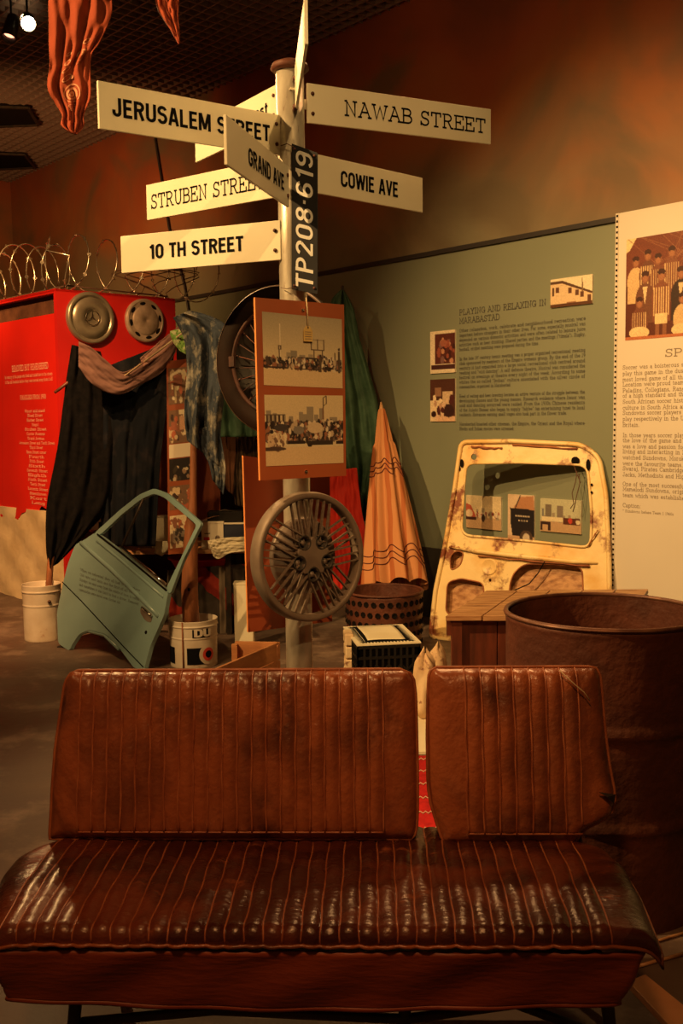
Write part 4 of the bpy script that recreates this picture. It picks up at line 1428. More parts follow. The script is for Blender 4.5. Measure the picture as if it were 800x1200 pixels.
MB().tube([bc - BN * .01, V((px_, py_ + .02, bc.z))], .014, 8).build('fixing_bolt', M['black_metal'], bw)
# ================================================================== leather van bench
ZB = 0.425
BL_, BR2 = at_z(60, 990, ZB), at_z(690, 991, ZB)
bx = (BR2 - BL_).normalized()
bf = V((bx.y, -bx.x, 0)).normalized()
if bf.y > 0: bf = -bf
tilt = math.radians(12)
bu = (UP * math.cos(tilt) - bf * math.sin(tilt)).normalized()
bn = (bf * math.cos(tilt) + UP * math.sin(tilt)).normalized()
bench = thing('van_bench_seat', (BL_ + BR2) / 2 * 1.0 - UP * ZB + bf * .2, 'cracked brown leather van bench seat with two ribbed backrests', 'bench')


def pl2(px, py, P, N, ax, ay):
    w_ = on_plane(px, py, P, N) - P
    return (w_.dot(ax), w_.dot(ay))


def smooth01(t):
    t = max(0.0, min(1.0, t))
    return t * t * (3 - 2 * t)


def interp(tab, t):
    """tab: list of (t, s) sorted by t descending or ascending"""
    tab = sorted(tab)
    if t <= tab[0][0]: return tab[0][1]
    for (a, b), (c, d) in zip(tab[:-1], tab[1:]):
        if t <= c: return b + (d - b) * (t - a) / max(1e-9, c - a)
    return tab[-1][1]


def backrest(left, right, s_first, s_last, nrib, seam_bottom, label, seed):
    rng_ = random.Random(seed)
    Lp = [pl2(x, y, BL_, bn, bx, bu) for x, y in left]
    Rp = [pl2(x, y, BL_, bn, bx, bu) for x, y in right]
    Lt = [(t, s) for s, t in Lp]
    Rt = [(t, s) for s, t in Rp]
    t1 = min(max(t for t, _ in Lt), max(t for t, _ in Rt))
    t0 = max(min(t for t, _ in Lt), min(t for t, _ in Rt))
    sf, sl_, sb = s_first, s_last, seam_bottom
    pitch = (sl_ - sf) / nrib

    def rib(s, t):
        if s < sf or s > sl_ or t < sb: return 0.0
        k = (s - sf) / pitch
        f = k - math.floor(k)
        return .0085 * (abs(math.sin(math.pi * f)) ** .55) - .002

    NU, NV = (nrib + 4) * 9, 70

    def front(u, v):
        # cluster rows near the ends
        tt = t1 + (t0 - t1) * (v + .06 * math.sin(2 * math.pi * v) * -1)
        l, r = interp(Lt, tt), interp(Rt, tt)
        s = l + (r - l) * u
        de = min(s - l, r - s, (t1 - tt) * 1.2 + .0005, (tt - t0) + .0005)
        puff = .034 * (1 - math.exp(-max(de, 0) / .014))
        big = .010 * math.sin(math.pi * min(1, max(0, (s - l) / (r - l)))) * math.sin(math.pi * (tt - t0) / (t1 - t0))
        wr = .0016 * math.sin(s * 31 + seed) * math.sin(tt * 27 + seed * 2) + .0008 * math.sin(s * 77 + tt * 53)
        h = puff + big + wr + rib(s, tt) * smooth01(de / .02)
        return BL_ + bx * s + bu * tt + bn * h
    mb = MB()
    mb.surf(front, NU, NV)
    # side band and back
    ring = []
    for i in range(NU + 1): ring.append((i / NU, 0))
    for j in range(1, NV + 1): ring.append((1, j / NV))
    for i in range(NU - 1, -1, -1): ring.append((i / NU, 1))
    for j in range(NV - 1, 0, -1): ring.append((0, j / NV))
    fr = [front(u, v) for u, v in ring]
    mid = [p - bn * .03 for p in fr]
    bk = [p - bn * .062 for p in fr]
    n = len(ring)
    vs = fr + mid + bk
    fs = []
    for k in range(n):
        l = (k + 1) % n
        fs += [(k, l, n + l, n + k), (n + k, n + l, 2 * n + l, 2 * n + k)]
    fs.append([2 * n + k for k in range(n)])
    sm = mb.smooth
    mb.add(vs, fs)
    o = mb.build('backrest', M['leather'], bench, label=label)
    # edge piping
    edge = [p + bn * .003 for p in fr]
    edge = edge[::4]
    MB().tube(edge, .0042, 6, closed=True).build('edge_piping', M['piping'], o)
    pm = MB()
    for k in range(nrib + 1):
        s = sf + pitch * k
        pts = []
        for q in range(26):
            tt = sb + (t1 - .002 - sb) * q / 25
            l, r = interp(Lt, tt), interp(Rt, tt)
            if not (l + .01 < s < r - .01): continue
            de = min(s - l, r - s, (t1 - tt) * 1.2 + .0005)
            h = .034 * (1 - math.exp(-de / .014)) + .010 * math.sin(math.pi * (s - l) / (r - l)) * math.sin(math.pi * (tt - t0) / (t1 - t0))
            h += .0016 * math.sin(s * 31 + seed) * math.sin(tt * 27 + seed * 2)
            pts.append(BL_ + bx * (s + .0012 * math.sin(tt * 40 + k)) + bu * tt + bn * (h + .0012))
        if len(pts) > 2: pm.tube(pts, .0026, 6)
    pts = []
    for q in range(40):
        s = sf + (sl_ - sf) * q / 39
        l, r = interp(Lt, sb), interp(Rt, sb)
        h = .034 + .010 * math.sin(math.pi * (s - l) / (r - l)) * math.sin(math.pi * (sb - t0) / (t1 - t0))
        pts.append(BL_ + bx * s + bu * sb + bn * (h + .0))
    pm.tube(pts, .0026, 6)
    pm.build('seam_piping', M['piping'], o)
    return o, front


S_ = lambda px, py: pl2(px, py, BL_, bn, bx, bu)
backrest([(95, 785), (86, 787), (80, 792), (76, 802), (70, 840), (65, 880), (61, 930), (59, 975), (59, 990)],
         [(470, 784), (480, 788), (485, 797), (487, 815), (488, 850), (489, 900), (489, 950), (488, 970), (486, 978), (483, 983)],
         S_(97, 880)[0], S_(449, 880)[0], 21, S_(250, 972)[1], 'wide ribbed backrest', 1)
backrest([(511, 782), (505, 785), (502, 792), (501, 810), (500, 860), (501, 920), (504, 940), (510, 960), (517, 982), (522, 988)],
         [(690, 779), (698, 783), (703, 792), (705, 810), (708, 850), (714, 900), (719, 925), (720, 940), (717, 952), (707, 960), (690, 967), (680, 975), (672, 990)],
         S_(545, 880)[0], S_(676, 880)[0], 7, S_(600, 974)[1], 'narrow ribbed backrest', 2)
# torn leather flap on the narrow backrest
pc = lambda x, y, d: on_plane(x, y, BL_ + bn * d, bn)
MB().prism([pc(701, 928, .046), pc(721, 931, .03), pc(719, 942, .03), pc(711, 934, .047)], bn * .002).build('leather_tear', M['black_metal'], bench)
MB().tube([pc(655, 785, .052), pc(672, 801, .056), pc(684, 811, .055), pc(691, 821, .052)], .0016, 5).build('loose_thread', M['string'], bench)

# seat cushion
ZS = 0.425
PS = V((BL_.x, BL_.y, ZS))
sx = lambda px, py: pl2(px, py, PS, UP, bx, bf)
Lr = [sx(*p) for p in ((60, 984), (45, 990), (28, 998), (12, 1008), (0, 1022), (-6, 1045), (-12, 1070), (-15, 1092))]
Rr = [sx(*p) for p in ((675, 984), (700, 990), (720, 1000), (736, 1016), (750, 1042), (762, 1066), (771, 1084), (774, 1092))]
Lt = [(t, s) for s, t in Lr]
Rt = [(t, s) for s, t in Rr]
q0 = max(min(t for t, _ in Lt), min(t for t, _ in Rt)) - .05
q1 = .5 * (max(t for t, _ in Lt) + max(t for t, _ in Rt))
zfront = at_z(12, 1088, .4)
sf, sl_ = sx(12, 1070)[0], sx(712, 1085)[0]
NR = 32
pitch = (sl_ - sf) / NR


def seat_h(s, q, de):
    puff = .045 * (1 - math.exp(-max(de, 0) / .02))
    sag = .012 * math.sin(math.pi * min(1, max(0, (q - q0) / (q1 - q0)))) * (1 + .4 * math.sin(s * 5 + 1)) - .010 * math.exp(-((s - .35) / .25) ** 2) * math.sin(math.pi * (q - q0) / (q1 - q0))
    wr = .0015 * math.sin(s * 23 + 2) * math.sin(q * 31) + .001 * math.sin(s * 61 + q * 47)
    return -.038 + puff + sag + wr


def seat_fn(u, v, ribs=True, lift=0.0, s_fix=None):
    # v 0 back .. 0.8 front edge top .. 1 bottom of the rolled front
    if v < .8:
        q = q0 + (q1 - .018 - q0) * (v / .8)
        drop = 0.0
        fw = 0.0
    else:
        a = (v - .8) / .2 * math.pi / 2 * 1.15
        q = q1 - .018
        fw = .022 * math.sin(min(a, math.pi / 2))
        drop = .022 * (1 - math.cos(min(a, math.pi / 2))) + max(0, a - math.pi / 2) * .05
    l, r = interp(Lt, q), interp(Rt, q)
    s = l + (r - l) * u if s_fix is None else s_fix
    de = min(s - l, r - s)
    h = seat_h(s, q, de) - drop
    if ribs and sf < s < sl_:
        k = (s - sf) / pitch
        f = k - math.floor(k)
        rb = .008 * (abs(math.sin(math.pi * f)) ** .55) - .002
        h += rb * (1 if v < .8 else math.cos(min(a, math.pi / 2)))
        fw += rb * (0 if v < .8 else math.sin(min(a, math.pi / 2)))
    return PS + bx * s + bf * (q + fw) + UP * (h + lift)


mb = MB()
mb.surf(seat_fn, (NR + 6) * 9, 90)
n = (NR + 6) * 9
ring = [seat_fn(0, j / 90) for j in range(91)]
for side_ in (0, 1):
    rg = [seat_fn(side_, j / 90) for j in range(91)]
    low = [V((p.x, p.y, ZS - .075)) for p in rg]
    mb.add(rg + low, [(j, j + 1, 92 + j, 91 + j) for j in range(90)])
cush = mb.build('seat_cushion', M['leather_dark'], bench)
pm = MB()
for k in range(NR + 1):
    s = sf + pitch * k
    pts = []
    for j in range(34):
        v = j / 33
        pts.append(seat_fn(0, v, ribs=False, lift=.0004, s_fix=s + .0012 * math.sin(v * 20 + k)))
    l0 = interp(Lt, q0 + .02)
    pts = [p for p in pts if (p - PS).dot(bx) > interp(Lt, (p - PS).dot(bf)) + .005 and (p - PS).dot(bx) < interp(Rt, (p - PS).dot(bf)) - .005]
    if len(pts) > 2: pm.tube(pts, .0022, 6)
pm.build('seam_piping', M['piping'], cush)
lip = [seat_fn(i / 120, 1) for i in range(121)]
MB().tube([p + bf * .003 for p in lip] + [seat_fn(1, v / 10) - UP * .004 for v in range(9, 0, -1)], .004, 8).build('edge_piping', M['leather'], cush)

# skirt below
ztop = min(p.z for p in lip) + .03
sR = sx(735, 1150)[0]
fl0, fl1 = interp(Lt, q1) - .0, interp(Rt, q1) - .035
depth = q1 - q0 - .02


def skirt(u, v):
    Lf = fl1 - fl0
    tot = Lf + 2 * depth
    d = u * tot
    inset = -.004 + .03 * v
    if d < depth: s, q = fl0 + inset, q1 - inset - (depth - d)
    elif d < depth + Lf: s, q = fl0 + inset + (d - depth) / Lf * (Lf - 2 * inset), q1 - inset
    else: s, q = fl1 - inset, q1 - inset - (d - depth - Lf)
    sag = .018 * math.sin(math.pi * min(1, max(0, (s - fl0) / Lf)))
    zb_ = .262 - sag
    z = ztop + (zb_ - ztop) * v
    wob = .006 * math.sin(s * 9 + v * 3) * math.sin(v * 3.1) + .003 * math.sin(s * 27 + v * 5)
    if depth < d < depth + Lf: q += wob
    else: s += wob
    s = fl0 + (s - fl0) * (1 - .012 * v)
    return V((PS.x, PS.y, 0)) + bx * s + bf * q + UP * z


mb = MB()
mb.surf(skirt, 220, 14)
sk = mb.build('skirt', M['skirt'], bench, solid=.006)
MB().tube([skirt(i / 150, 1) for i in range(0, 151)], .006, 6).build('hem', M['skirt'], sk)
# base board closing the underside
cn = [V((PS.x, PS.y, .285)) + bx * s + bf * q for s, q in ((fl0 + .05, q0 + .02), (fl1 - .05, q0 + .02), (fl1 - .05, q1 - .05), (fl0 + .05, q1 - .05))]
MB().prism(cn, (0, 0, .02)).build('base_board', M['black_metal'], bench)


def leg(s, q, s2, q2):
    g = lambda a, b, z: V((PS.x, PS.y, 0)) + bx * a + bf * b + UP * z
    m_ = MB()
    m_.tube([g(s, q, .29), g(s + (s2 - s) * .5, q + (q2 - q) * .4, .15), g(s2, q2, .012)], .014, 10)
    m_.lathe([(0, .012), (.026, .010), (.028, 0)], g(s2, q2, 0), 12)
    m_.build('leg', M['black_metal'], bench)


leg(fl1 - .06, q1 - .08, fl1 - .03, q1 - .06)
leg(fl0 + .16, q1 - .08, fl0 + .13, q1 - .06)
leg(fl1 - .06, q0 + .06, fl1 - .05, q0 + .02)
leg(fl0 + .16, q0 + .06, fl0 + .15, q0 + .02)
leg(fl0 + .86, q1 - .12, fl0 + .86, q1 - .10)
g = lambda a, b, z: V((PS.x, PS.y, 0)) + bx * a + bf * b + UP * z
for pts in (([g(fl0 + .16, q1 - .09, .17), g(fl0 + .45, q1 - .09, .20), g(fl0 + .86, q1 - .11, .17), g(fl0 + 1.1, q1 - .12, .20), g(fl1 - .05, q1 - .08, .15)]),
            ([g(fl0 + .15, q0 + .05, .12), g(fl1 - .05, q0 + .05, .12)])):
    MB().tube(pts, .011, 8).build('cross_bar', M['black_metal'], bench)
MB().tube([g(fl0 + .95, q1 - .1, .27), g(fl0 + 1.0, q1 - .08, .235), g(fl0 + 1.1, q1 - .08, .225), g(fl0 + 1.2, q1 - .08, .238), g(fl0 + 1.25, q1 - .1, .27)], .008, 8).build('spring_strap', M['black_metal'], bench)
for s_, tb in ((.42, 'l'), (1.0, 'm'), (.2, 'n'), (1.22, 'r')):
    p0 = BL_ + bx * s_ - bn * .05
    MB().beam(p0 + bu * .25, p0 - bu * .12, .035, .008, up=bn).build('back_bracket', M['black_metal'], bench)
# black hinge under the narrow backrest corner
MB().beam(pc(676, 972, -.01), pc(682, 1000, -.02), .03, .012).build('hinge', M['black_metal'], bench)

# ================================================================== rusty drum
dc = V((0, 0, 0))
DD = 2.98
dctr = at_y(708, 716, DD)
DR = 115.5 / F_PX * math.sqrt(DD ** 2 - .29 ** 2)
DH = dctr.z
dx, dy = dctr.x, dctr.y + .0
drum = thing('oil_drum', (dx, dy, 0), 'large rusty open steel drum beside the right end of the bench', 'drum')


def dent(a, z):
    return .004 * math.sin(a * 3 + z * 5) + .003 * math.sin(a * 7 - z * 9)


prof = [(DR - .004, DH - .004), (DR + .004, DH - .006), (DR + .001, DH - .02)]
for k in range(1, 60):
    z = DH - .02 - (DH - .02) * k / 59
    r = DR
    for zc in (DH * .66, DH * .345):
        r += .013 * math.exp(-((z - zc) / .011) ** 2)
    prof.append((r, z))
MB().lathe(prof, (dx, dy, 0), 110, dent=dent).build('drum_wall', M['rust'], drum)
prof = [(DR - .010, DH - .006), (DR - .012, .03), (0, .025)]
MB().lathe([(DR - .012 + (0 if k < 10 else 0), DH - .004 - (DH - .03) * k / 10) for k in range(11)] + [(0, .026)], (dx, dy, 0), 80, dent=dent).build('drum_lining', M['rust'], drum)
MB().lathe([(DR * 1.0 + .008 * math.cos(a), DH - .001 + .008 * math.sin(a)) for a in [2 * math.pi * k / 8 for k in range(9)]], (dx, dy, 0), 110, dent=dent).build('rolled_rim', M['rim_bare'], drum)

# ================================================================== wooden table by the tailgate
TZ = .60
t = [at_z(569, 692, TZ), at_z(640, 692, TZ), at_z(521, 722, TZ)]
tfl = at_z(521, 722, TZ)
tbl = at_z(569, 692, TZ)
dirb = V((1, -.02, 0)).normalized()
tb = thing('wooden_table', V((tfl.x + .45, tfl.y + .3, 0)), 'low brown plank table in front of the cream tailgate', 'table')
wid = .82
npl_ = 5
for k in range(npl_):
    f0, f1 = k / npl_ + .004, (k + 1) / npl_ - .004
    a0, a1 = tfl.lerp(tfl + dirb * wid, f0), tfl.lerp(tfl + dirb * wid, f1)
    b0, b1 = tbl.lerp(tbl + dirb * wid, f0), tbl.lerp(tbl + dirb * wid, f1)
    MB().prism([a0, a1, b1, b0], (0, 0, -.022 - .002 * (k % 2))).build('plank', M['wood'], tb, bevel=.002)
ins = .035
f0 = tfl + dirb * ins + V((.02, .04, -.024))
f1 = tfl + dirb * (wid - ins) + V((0, .04, -.024))
k0 = tbl + dirb * ins + V((0, -.04, -.024))
k1 = tbl + dirb * (wid - ins) + V((0, -.04, -.024))
for nb_, (a, b) in enumerate(((f0, f1), (f0, k0), (f1, k1), (k0, k1))):
    ncount = 4 if nb_ in (0, 3) else 3
    for k in range(ncount):
        p, q = a.lerp(b, (k + .01) / ncount), a.lerp(b, (k + .99) / ncount)
        if nb_ in (0,):
            MB().prism([p, q, V((q.x, q.y, .04)), V((p.x, p.y, .04))], V((0, .016, 0))).build('side_board', M['wood_dark'], tb, bevel=.002)
        else:
            MB().beam((p + V((p.x, p.y, .04))) / 2, (q + V((q.x, q.y, .04))) / 2, .014, TZ - .07).build('side_board', M['wood_dark'], tb)
for c in (f0, f1, k0, k1):
    MB().box((c.x, c.y, TZ / 2 - .012), (.045, .045, TZ - .026)).build('leg', M['wood_dark'], tb)
cb = tfl + V((.028, .05, -.06))
MB().box(cb, (.03, .03, .07)).build('corner_block', M['wood_dark'], tb)

# ================================================================== cream tailgate with window opening
ga = at_z(508, 748, 0)
gb_dir = (at_y(712, 760, 5.98) - ga)
gb_dir.z = 0
gx = gb_dir.normalized()
gback = V((-gx.y, gx.x, 0))
if gback.y < 0: gback = -gback
lean = math.radians(9)
gu = (UP * math.cos(lean) + gback * math.sin(lean)).normalized()
gn = gx.cross(gu)
if gn.y > 0: gn = -gn
gp = lambda x, y, d=0.0: on_plane(x, y, ga + gn * d, gn)


def plate(outer, holes, n, thick, mb=None):
    """flat plate with holes: list of world points (coplanar); extruded by -n*thick"""
    bm = bmesh.new()
    es = []
    for loop in [outer] + holes:
        vs = [bm.verts.new(p) for p in loop]
        for i in range(len(vs)): es.append(bm.edges.new((vs[i], vs[(i + 1) % len(vs)])))
    r = bmesh.ops.triangle_fill(bm, use_beauty=True, edges=es, normal=n)
    fs = [g_ for g_ in r['geom'] if isinstance(g_, bmesh.types.BMFace)]
    ex = bmesh.ops.extrude_face_region(bm, geom=fs)
    vv = [g_ for g_ in ex['geom'] if isinstance(g_, bmesh.types.BMVert)]
    bmesh.ops.translate(bm, verts=vv, vec=-n * thick)
    bmesh.ops.recalc_face_normals(bm, faces=bm.faces)
    mb = mb or MB()
    bm.verts.index_update()
    mb.add([v.co.copy() for v in bm.verts], [[v.index for v in f.verts] for f in bm.faces])
    bm.free()
    return mb


def smooth_loop(pts, sub=5):
    out = []
    n = len(pts)
    for i in range(n):
        p0, p1, p2, p3 = pts[i - 1], pts[i], pts[(i + 1) % n], pts[(i + 2) % n]
        for k in range(sub):
            f = k / sub
            out.append(tuple(0.5 * (2 * b + (c - a) * f + (2 * a - 5 * b + 4 * c - d) * f * f + (3 * b - a - 3 * c + d) * f ** 3) for a, b, c, d in zip(p0, p1, p2, p3)))
    return out


def corners(pts, r, seg=4):
    """round the corners of a picture polygon; each entry (x, y) or (x, y, r)"""
    out = []
    n = len(pts)
    for i in range(n):
        p = pts[i]
        rr = p[2] if len(p) > 2 else r
        P0, P1, P2 = np.array(pts[i - 1][:2], float), np.array(p[:2], float), np.array(pts[(i + 1) % n][:2], float)
        a, b = P0 - P1, P2 - P1
        la, lb = np.linalg.norm(a), np.linalg.norm(b)
        r_ = min(rr, la * .45, lb * .45)
        A_, B_ = P1 + a / la * r_, P1 + b / lb * r_
        for k in range(seg + 1):
            f = k / seg
            out.append(tuple((1 - f) ** 2 * A_ + 2 * f * (1 - f) * P1 + f * f * B_))
    return out


outer = corners([(540, 518, 8), (600, 517, 3), (682, 521, 10), (702, 536, 10), (710, 580, 10), (713, 640, 10), (714, 700, 8), (712, 762, 12), (600, 757, 10), (524, 750, 5), (504, 747, 10), (510, 692, 8), (521, 640, 8), (532, 576, 8)], 6)
win = corners([(546, 543, 10), (610, 542, 6), (688, 545, 12), (693, 600, 10), (692, 642, 12), (620, 634, 6), (540, 627, 12), (543, 580, 6)], 6, 5)
h1 = corners([(527, 652, 5), (534, 645, 5), (543, 647, 5), (540, 662, 6), (528, 669, 5)], 5)
h2 = corners([(524, 682, 7), (540, 678, 4), (566, 683, 7), (567, 700, 8), (560, 722, 6), (522, 720, 8)], 6)
h3 = corners([(596, 690, 10), (601, 672, 8), (614, 661, 8), (650, 661, 6), (682, 665, 8), (684, 720, 10), (600, 722, 8)], 8)
small = []
for cx, cy, rx, ry in ((541, 543, 2.2, 5), (538, 549, 1.6, 3), (555, 535.5, 3.4, 3.6), (532, 581, 1.8, 4), (674, 540, 5, 5), (689, 545, 2.6, 7), (693, 568, 1.3, 1.6), (693, 577, 1.3, 1.6), (575, 667, 2.4, 2.2), (574, 680, 1.6, 2)):
    small.append([(cx + rx * math.cos(a), cy + ry * math.sin(a)) for a in [2 * math.pi * k / 10 for k in range(10)]])
small = [s_ for s_ in small if min(p[0] for p in s_) > 530 or True]
holes = [h1, h2, h3] + [small[2]] + small[3:4] + small[8:10]
tg = thing('van_tailgate', ga + gx * .6, 'rusty cream van tailgate with window opening leaning on the green wall', 'tailgate')
G_ = lambda lp, d=0.0: [gp(x, y, d) for x, y in lp]
mb = plate(G_(outer), [G_(win)] + [G_(h) for h in holes], gn, .012)
shell = mb.build('gate_shell', M['cream_paint'], tg, bevel=.003)
MB().tube(G_([p for p in outer], .006), .016, 8, closed=True).build('outer_flange', M['cream_paint'], tg)
MB().tube(G_(win, .004), .009, 8, closed=True).build('window_channel', M['cream_paint'], tg)
for hh in (h1, h2, h3): MB().tube(G_(hh, .001), .005, 6, closed=True).build('opening_lip', M['rusty_edge'], tg)
# raised sill under the window, with rust along its lower edge
MB().tube([gp(526, 641, .012), gp(560, 646, .016), (gp(620, 653, .016)), gp(670, 658, .016), gp(700, 660, .004)], [.006, .016, .018, .016, .006], 10).build('sill_ridge', M['cream_paint'], tg)
for (x0_, y0_, x1_, y1_, r_) in ((560, 652, 690, 664, .007), (528, 640, 552, 645, .006), (600, 521, 676, 526, .007), (552, 524, 588, 525, .008), (688, 640, 700, 622, .005)):
    pts = [gp(x0_ + (x1_ - x0_) * k / 8, y0_ + (y1_ - y0_) * k / 8 + random.uniform(-1, 1), .016 if y0_ > 600 else .008) for k in range(9)]
    MB().tube(pts, [r_ * random.uniform(.5, 1.2) for _ in range(9)], 6).build('rust_patch', M['rusty_edge'], tg)
MB().lathe([(.0, .004), (.045, .004), (.052, .009), (.056, .0)], gp(573, 664), 24, frame_from(gn)).build('lock_boss', M['cream_paint'], tg)
for s_ in (small[0], small[1], small[4], small[5], small[6], small[7]):
    MB().prism(G_(s_, .0075), gn * .003).build('rust_hole', M['void'], tg)
inn = G_([(518, 642), (706, 656), (706, 745), (510, 740)], -.06)
MB().prism(inn, -gn * .01).build('inner_panel', M['wood'], tg, 'brownish inner board')
MB().tube([gp(638, 658, .02), gp(630, 672, .02), gp(620, 684, .018), gp(600, 693, .02), gp(588, 697, .02)], .004, 6).build('cable', M['void'], tg)
for pts in (((676, 552), (674, 565), (670, 578), (672, 590), (668, 596)), ((678, 555), (679, 567), (676, 578), (674, 588), (671, 600)), ((672, 545), (676, 556), (680, 566))):
    MB().tube([gp(x, y, .006) for x, y in pts], .003, 5).build('loose_wire', M['wire_dark'], tg)
# feet on the floor
for px, py in ((515, 748), (700, 765)):
    pz = gp(px, py)
    if pz.z > .004: MB().box((pz.x, pz.y, pz.z / 2), (.06, .03, pz.z)).build('foot_block', M['black_metal'], tg)

# ================================================================== crate with paper, brazier, umbrella ...
CZ = .33
cq = [at_z(413, 735, CZ), at_z(480.5, 733, CZ), at_z(491, 752.7, CZ), at_z(419.5, 756, CZ)]
# rectangularise
cxd = (cq[2] - cq[3]).normalized(); cyd = V((-cxd.y, cxd.x, 0))
cw, cl = (cq[2] - cq[3]).length, (cq[0] - cq[3]).dot(cyd)
ck = lambda a, b, z: V((cq[3].x, cq[3].y, 0)) + cxd * a + cyd * b + UP * z
crate = thing('plastic_crate', ck(cw / 2, cl / 2, 0), 'black plastic crate with pale paper on top, behind the bench', 'crate')
mb = MB()
mb.prism([ck(.01, .01, .0), ck(cw - .01, .01, 0), ck(cw - .01, cl - .01, 0), ck(.01, cl - .01, 0)], (0, 0, .012))
mb.build('crate_floor', M['black_plastic'], crate)
for (a, b, c_, d_) in ((0, 0, cw, 0), (0, cl, cw, cl), (0, 0, 0, cl), (cw, 0, cw, cl)):
    mb = MB()
    for z in (.02, .10, .18, .26, CZ - .015):
        mb.beam(ck(a, b, z), ck(c_, d_, z), .012, .014)
    for k in range(11):
        f = k / 10
        p = ck(a + (c_ - a) * f, b + (d_ - b) * f, 0)
        mb.beam(p + UP * .005, p + UP * (CZ - .01), .01, .012)
    for k in range(10):
        f, f2 = k / 10, (k + 1) / 10
        p, q = ck(a + (c_ - a) * f, b + (d_ - b) * f, .19 + .03 * (k % 2)), ck(a + (c_ - a) * f2, b + (d_ - b) * f2, .19 + .03 * ((k + 1) % 2))
        mb.beam(p, q, .008, .01)
    mb.build('crate_side', M['black_plastic'], crate)
    bk_ = MB().prism([ck(a + (.012 if a == c_ == 0 else -.012 if a == c_ else 0), b + (.012 if b == d_ == 0 else -.012 if b == d_ else 0), .01),
                      ck(c_ + (.012 if a == c_ == 0 else -.012 if a == c_ else 0), d_ + (.012 if b == d_ == 0 else -.012 if b == d_ else 0), .01),
                      ck(c_ + (.012 if a == c_ == 0 else -.012 if a == c_ else 0), d_ + (.012 if b == d_ == 0 else -.012 if b == d_ else 0), CZ - .02),
                      ck(a + (.012 if a == c_ == 0 else -.012 if a == c_ else 0), b + (.012 if b == d_ == 0 else -.012 if b == d_ else 0), CZ - .02)],
                     V((.002, .002, 0)))
    bk_.build('crate_lining', M['void'], crate)
MB().prism([ck(-.008, -.008, CZ - .004), ck(cw + .008, -.008, CZ - .004), ck(cw + .008, cl + .008, CZ - .004), ck(-.008, cl + .008, CZ - .004)], (0, 0, .008)).build('top_board', M['paper'], crate, 'pale top board')
mb = MB()
nz_ = 16
for k in range(nz_):
    for (a, b, dx_, dy_) in ((.02 + (cw - .04) * (k + .5) / nz_, .022, 1, 0), (.02 + (cw - .04) * (k + .5) / nz_, cl - .022, 1, 0), (.022, .02 + (cl - .04) * (k + .5) / nz_, 0, 1), (cw - .022, .02 + (cl - .04) * (k + .5) / nz_, 0, 1)):
        w2 = (cw if dx_ else cl) / nz_ * .42
        h2_ = .02
        mb.prism([ck(a - (w2 if dx_ else -h2_ * (1 if a < cw / 2 else -1)), b - (w2 if dy_ else -h2_ * (1 if b < cl / 2 else -1)), CZ + .0045), ck(a + (w2 if dx_ else h2_ * (1 if a < cw / 2 else -1)), b + (w2 if dy_ else h2_ * (1 if b < cl / 2 else -1)), CZ + .0045), ck(a, b, CZ + .0045) - (cyd * h2_ * (1 if b < cl / 2 else -1) * .6 if dx_ else cxd * h2_ * (1 if a < cw / 2 else -1) * .6)], UP * .0006)
mb.build('border_pattern', M['ink'], crate)
mb = MB().prism([ck(.045, .045, CZ + .005), ck(cw - .045, .045, CZ + .005), ck(cw - .045, cl - .035, CZ + .005), ck(.045, cl - .035, CZ + .005)], UP * .004)
bk2 = mb.build('closed_book', M['ink'], label='black-edged booklet under the paper on the black crate', cat='booklet')
mb = MB()
mb.surf(lambda u, v: ck(.058 + (cw - .12) * u + .006 * math.sin(v * 3), .052 + (cl - .105) * v, CZ + .0115 + .004 * (u * v) + .002 * math.sin(u * 5)), 12, 12)
mb.build('paper_sheet', M['paper'], label='cream paper sheet lying on the black crate', cat='paper', solid=.002)
# book stack upright at the crate's left, and newspaper bundle at its right
nb0 = at_y(408, 745, 5.15)
mb = MB()
for k in range(4):
    mb.box((nb0.x + random.uniform(-.003, .003), 5.2, nb0.z - .02 - k * .068), (.045, .14, .06), Matrix.Rotation(random.uniform(-.1, .1), 3, 'Z'))
sb_ = mb.build('paper_bundle', M['news'], label='narrow cream paper bundle standing left of the black crate', cat='paper bundle', bevel=.006)
zz0 = nb0.z - .02 - 3 * .068 - .03
MB().box((nb0.x, 5.2, zz0 / 2), (.05, .15, zz0)).build('bundle_base', M['news'], sb_)


def crumple(c, r, h, seed, n=26, m=18):
    rg = random.Random(seed)
    ph = [rg.uniform(0, 6) for _ in range(8)]

    def fn(u, v):
        a = u * 2 * math.pi
        rr = r * (1 + .18 * math.sin(3 * a + ph[0] + v * 3) + .12 * math.sin(5 * a + ph[1] - v * 7) + .08 * math.sin(9 * a + 6 * v + ph[2]))
        prof_ = (min(1, v * 6) ** .6) * (1 - .35 * v) if v < .85 else (.72 - .0) * (1 - (v - .85) / .15 * .85)
        top = .05 * math.sin(2 * a + ph[4]) * v + .03 * math.sin(5 * a + ph[3]) * v
        return V((c[0] + rr * prof_ * math.cos(a), c[1] + rr * prof_ * math.sin(a) * .8, c[2] + h * v * (1 + top)))
    mb = MB()
    mb.surf(fn, n, m)
    return mb


nb = at_z(505, 800, .1)
zt_ = at_y(508, 757, 4.75).z
c0 = at_y(498, 800, 4.75)
mb = crumple((c0.x, 4.75, 0.0), .065, at_y(500, 763, 4.75).z, 4)
nb1 = mb.build('newspaper_bundle', M['news'], label='crumpled newspaper bundle right of the black crate, shorter peak', cat='newspaper')
c1 = at_y(512, 800, 4.9)
mb = crumple((c1.x + .005, 4.9, 0.0), .062, at_y(512, 756, 4.9).z, 9)
mb.build('newspaper_bundle', M['news'], label='crumpled newspaper bundle with the taller peak, nearer the wooden table', cat='newspaper')

